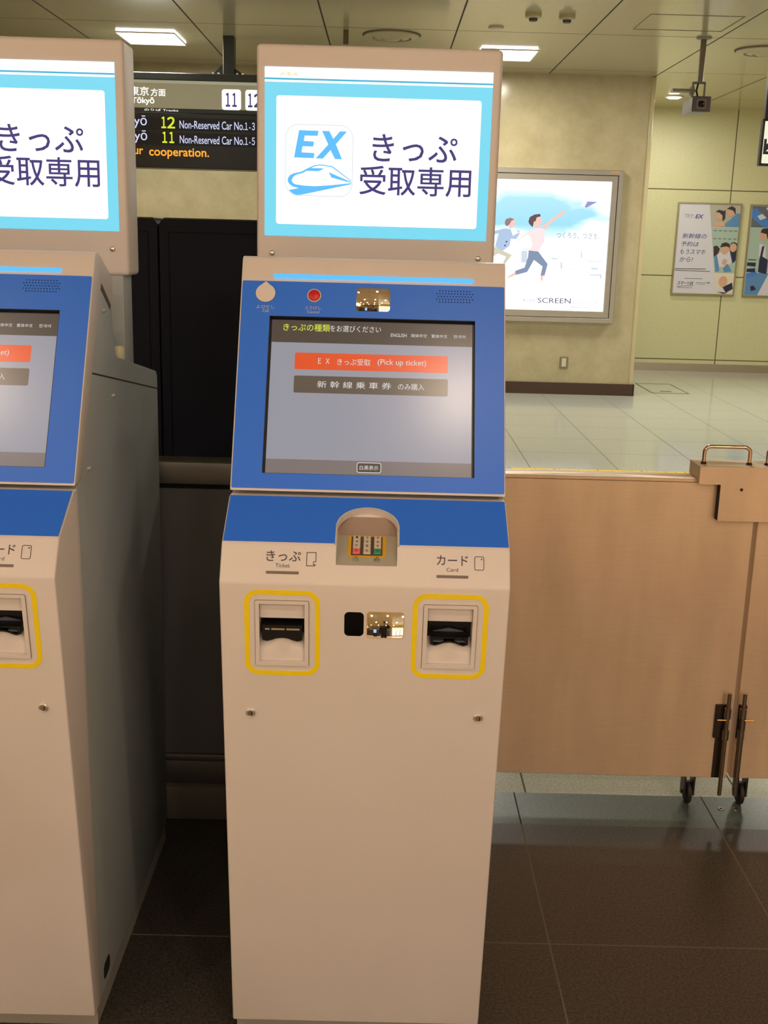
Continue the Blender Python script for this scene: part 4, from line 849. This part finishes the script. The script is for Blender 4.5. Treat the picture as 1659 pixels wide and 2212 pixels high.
# lit direction sign at the right edge
ds = thing('direction_sign', (3.1, 8.05, 2.15), 'lit direction sign with black border cut off by the right edge', 'sign')
obj('sign_case', MB().box(2.552, 3.70, 8.0, 8.05, 2.150, 2.456).bevel(.004, 1), M_black, ds)
frd = Fr((0, 7.999, 0), (1, 0, 0), (0, 0, 1))
lp = obj('lit_face', MB().plate(frd, [rr(2.566, 3.686, 2.166, 2.440, .006)], 0, .003), lit('face_white', rgb(238, 236, 206), 1.05), ds)
obj('arrow', MB().plate(frd, [[(2.588, 2.245), (2.70, 2.36), (2.70, 2.40), (2.588, 2.29), (2.588, 2.325), (2.570, 2.325), (2.570, 2.225), (2.66, 2.225), (2.66, 2.245)]], .003, .0006), lit('arrow_black', rgb(22, 20, 30), 1.0), lp)
obj('hanger', MB().box(2.562, 2.64, 8.005, 8.045, 2.456, CEIL), M_black, ds)
# wall socket, floor hatch, tactile tiles
so = obj('wall_socket', MB().box(1.935, 2.026, 12.150, 12.16, .280, .405).bevel(.003, 1), mat('socket_grey', rgb(138, 128, 104), 0.4, 0.4), label='small grey power socket low on the marble wall', cat='socket')
obj('socket_insert', MB().box(1.957, 2.003, 12.147, 12.151, .300, .390), mat('socket_white', rgb(212, 204, 178), 0.4), so)
obj('floor_hatch', MB().plate(Fr((0, 0, .0005), (1, 0, 0), (0, 1, 0)), [rr(3.03, 3.45, 12.44, 13.31), rr(3.04, 3.44, 12.455, 13.295)], 0, .002).plate(Fr((0, 0, .0005), (1, 0, 0), (0, 1, 0)), [rr(3.17, 3.29, 12.60, 12.64)], 0, .002), mat('hatch_steel', rgb(104, 100, 84), 0.4, 0.5), label='square access cover in the pale floor by the marble wall corner', cat='floor hatch')
M_tact = mat('tactile_yellow', rgb(244, 204, 20), 0.5)
for k, nm in enumerate(('first', 'second', 'third', 'fourth', 'fifth', 'sixth')):
    x = .965+.318*k
    mb = MB().box(x, x+.306, 7.69, 7.985, .0, .004)
    for i in range(4): mb.box(x+.03+.07*i, x+.065+.07*i, 7.71, 7.965, .004, .008)
    obj('tactile_tile', mb, M_tact, label='yellow tactile floor tile behind the gate, %s from the middle ticket machine' % nm, cat='tactile tile', group='yellow tactile tiles')

# ------------------------------------------------------------------ the hall behind the photographer (seen in the mirrors)
ds2 = thing('information_screen', (-2.3, -6.0, 0), 'blue information screen standing in the hall behind the photographer', 'screen')
obj('screen_cabinet', MB().box(-2.75, -1.85, -6.3, -6.0, 0, 2.0).bevel(.02, 2), M_black, ds2)
obj('screen_face', MB().box(-2.65, -1.95, -6.0, -5.985, 1.0, 1.85), lit('screen_blue', rgb(150, 205, 255), 1.3), ds2)
sf = thing('shop_front', (4.2, -8.0, 0), 'brightly lit shop front across the hall behind the photographer', 'shop front')
obj('shop_fascia', MB().box(2.2, 7.5, -8.3, -7.9, 2.1, 2.75), lit('fascia_glow', rgb(255, 226, 160), 2.0), sf)
obj('shop_interior', MB().box(2.2, 7.5, -8.5, -8.3, .2, 2.1), lit('shop_glow', rgb(255, 240, 215), 1.8), sf)
for x in (2.2, 3.5, 4.8, 6.1, 7.4): obj('mullion', MB().box(x, x+.1, -8.3, -8.2, 0, 2.1), M_black, sf)
ct = thing('service_counter', (-.6, -9.2, 0), 'dark service counter across the hall behind the photographer', 'counter')
obj('counter_front', MB().box(-6.5, 1.6, -9.6, -9.0, 0, 1.9), mat('counter_dark', rgb(48, 42, 46), 0.4), ct)
obj('counter_top', MB().box(-6.6, 1.7, -9.7, -8.9, 1.9, 1.95), M_black, ct)

cv = thing('added_uplight', (-7.4, -6.0, 2.7), 'long upward strip light added along the hall wall to brighten the ceiling', 'strip light')  # upward strip added to bounce light off the hall ceiling
obj('added_uplight_housing', MB().box(-7.99, -7.3, -12, -1.0, 2.60, 2.66), M_white_metal, cv)
obj('added_uplight_strip', MB().box(-7.9, -7.4, -11.8, -1.2, 2.66, 2.68), lit('added_uplight_glow', (1.0, 0.80, 0.52, 1), 34.0), cv)
# ------------------------------------------------------------------ the photographer (seen only in the mirrors)
def skin(name, joints, bones, material, parent, sub=2):
    me = bpy.data.meshes.new(name); ks = list(joints); base = WP[parent] if parent else Vector((0, 0, 0))
    me.from_pydata([Vector(joints[k][0])-base for k in ks], [(ks.index(a), ks.index(b_)) for a, b_ in bones], [])
    o = bpy.data.objects.new(name, me); COL.objects.link(o)
    md = o.modifiers.new('s', 'SKIN'); md.use_smooth_shade = True
    for i, k in enumerate(ks):
        rx = joints[k][1]; rx = rx if isinstance(rx, tuple) else (rx, rx)
        me.skin_vertices[0].data[i].radius = rx
    me.skin_vertices[0].data[0].use_root = True
    s2 = o.modifiers.new('u', 'SUBSURF'); s2.levels = sub; s2.render_levels = sub
    bpy.context.view_layer.update(); dg = bpy.context.evaluated_depsgraph_get()
    m2 = bpy.data.meshes.new_from_object(o.evaluated_get(dg), depsgraph=dg); o.modifiers.clear(); o.data = m2; bpy.data.meshes.remove(me)
    m2.materials.clear(); m2.materials.append(material)
    if parent: o.parent = parent
    WP[o] = base.copy()
    return o
pe = thing('person', (-.03, -.30, 0), 'person in a dark coat holding a compact camera up to one eye', 'person')
px, py = -.03, -.33
body = {'pelvis': ((px, py, .92), (.16, .12)), 'waist': ((px, py, 1.08), (.15, .11)), 'chest': ((px, py, 1.28), (.18, .12)), 'neckb': ((px, py, 1.43), (.09, .08)), 'neck': ((px, py+.01, 1.50), .055), 'jaw': ((px, py+.04, 1.575), (.07, .075)), 'head': ((px, py+.03, 1.66), (.078, .095)), 'crown': ((px, py+.02, 1.72), (.055, .07)),
        'shl': ((px-.19, py, 1.38), .075), 'ell': ((px-.26, py+.02, 1.10), .055), 'wrl': ((px-.24, py+.09, .87), .036), 'hal': ((px-.24, py+.10, .80), (.022, .036)),
        'shr': ((px+.19, py, 1.38), .075), 'elr': ((px+.33, py+.14, 1.33), .055), 'wrr': ((px+.13, py+.225, 1.52), .036), 'har': ((px+.135, py+.20, 1.575), (.022, .034)),
        'hpl': ((px-.10, py, .86), .10), 'knl': ((px-.11, py+.02, .48), .065), 'anl': ((px-.11, py-.01, .10), .045), 'tol': ((px-.12, py+.14, .035), (.045, .03)),
        'hpr': ((px+.10, py, .86), .10), 'knr': ((px+.11, py+.02, .48), .065), 'anr': ((px+.11, py-.01, .10), .045), 'tor': ((px+.12, py+.14, .035), (.045, .03))}
bones = [('pelvis', 'waist'), ('waist', 'chest'), ('chest', 'neckb'), ('neckb', 'neck'), ('neck', 'jaw'), ('jaw', 'head'), ('head', 'crown'), ('chest', 'shl'), ('shl', 'ell'), ('ell', 'wrl'), ('wrl', 'hal'), ('chest', 'shr'), ('shr', 'elr'), ('elr', 'wrr'), ('wrr', 'har'), ('pelvis', 'hpl'), ('hpl', 'knl'), ('knl', 'anl'), ('anl', 'tol'), ('pelvis', 'hpr'), ('hpr', 'knr'), ('knr', 'anr'), ('anr', 'tor')]
M_flesh = mat('skin', rgb(204, 160, 130), 0.5); M_coat = mat('dark_coat', rgb(40, 38, 40), 0.7); M_hair = mat('dark_hair', rgb(34, 28, 26), 0.6)
bo = skin('body', body, bones, M_flesh, pe)
coat = {'hem': ((px, py, .62), (.23, .17)), 'hip': ((px, py, .90), (.205, .155)), 'waist': ((px, py, 1.08), (.185, .14)), 'chest': ((px, py, 1.28), (.205, .145)), 'top': ((px, py, 1.43), (.10, .09)),
        'shl': ((px-.20, py, 1.38), .092), 'ell': ((px-.27, py+.02, 1.10), .072), 'wrl': ((px-.245, py+.09, .88), .052), 'shr': ((px+.20, py, 1.38), .092), 'elr': ((px+.34, py+.14, 1.325), .072), 'wrr': ((px+.145, py+.222, 1.505), .052)}
skin('coat', coat, [('hip', 'hem'), ('hip', 'waist'), ('waist', 'chest'), ('chest', 'top'), ('chest', 'shl'), ('shl', 'ell'), ('ell', 'wrl'), ('chest', 'shr'), ('shr', 'elr'), ('elr', 'wrr')], M_coat, pe)
skin('trousers', {'a': ((px, py, .88), (.15, .12)), 'l1': ((px-.10, py, .80), .11), 'l2': ((px-.11, py+.02, .48), .085), 'l3': ((px-.11, py-.01, .10), .07), 'r1': ((px+.10, py, .80), .11), 'r2': ((px+.11, py+.02, .48), .085), 'r3': ((px+.11, py-.01, .10), .07)},
     [('a', 'l1'), ('l1', 'l2'), ('l2', 'l3'), ('a', 'r1'), ('r1', 'r2'), ('r2', 'r3')], mat('dark_trousers', rgb(34, 34, 42), 0.7), pe)
obj('hair', MB().ball((px, py+.005, 1.69), .092, .105, .085), M_hair, pe)
fce = MB().ball((px-.030, py+.118, 1.655), .011, .006, .008).ball((px+.030, py+.118, 1.655), .011, .006, .008)
obj('eyes', fce, M_hair, pe)
obj('nose', MB().ball((px, py+.125, 1.625), .013, .02, .022), M_flesh, pe)
obj('mouth', MB().ball((px, py+.112, 1.580), .024, .008, .006), mat('lips', rgb(166, 96, 86), 0.5), pe)
obj('ears', MB().ball((px-.084, py+.03, 1.635), .012, .022, .03).ball((px+.084, py+.03, 1.635), .012, .022, .03), M_flesh, pe)
def hand(sx, wrist, dirn, across, curl):
    d = Vector(dirn).normalized(); a = Vector(across).normalized(); c = Vector(curl).normalized(); W0 = Vector(wrist)
    for i, L in enumerate((.070, .080, .075, .058)):
        b0 = W0+d*.045+a*(-.027+.018*i)
        skin('finger', {'a': (b0, .0095), 'b': (b0+d*L*.45, .0088), 'c': (b0+d*L*.75+c*L*.25, .0082), 'd': (b0+d*L*.85+c*L*.5, .0072)}, [('a', 'b'), ('b', 'c'), ('c', 'd')], M_flesh, bo, 1)
    b0 = W0+d*.01-a*.03
    skin('thumb', {'a': (b0, .011), 'b': (b0+d*.025-a*.022+c*.005, .010), 'c': (b0+d*.05-a*.026+c*.018, .0085)}, [('a', 'b'), ('b', 'c')], M_flesh, bo, 1)
hand(-1, (px-.24, py+.10, .845), (0, .1, -1), (0, 1, 0), (1, 0, 0))
hand(1, (px+.138, py+.19, 1.545), (-.35, .05, 1), (0, .25, .0), (-1, 0, 0))
cm = obj('compact_camera', MB().box(-.052, .052, -.098, -.072, 1.570, 1.632).bevel(.004, 2), M_black, label='black compact camera held up to the eye by the photographer', cat='camera')
obj('lens_barrel', MB().lathe((0, -.073, 1.600), (0, 1, 0), [(.026, 0), (.025, .018), (.021, .020), (.021, .032)], 24), mat('barrel_grey', rgb(60, 60, 62), 0.35), cm)
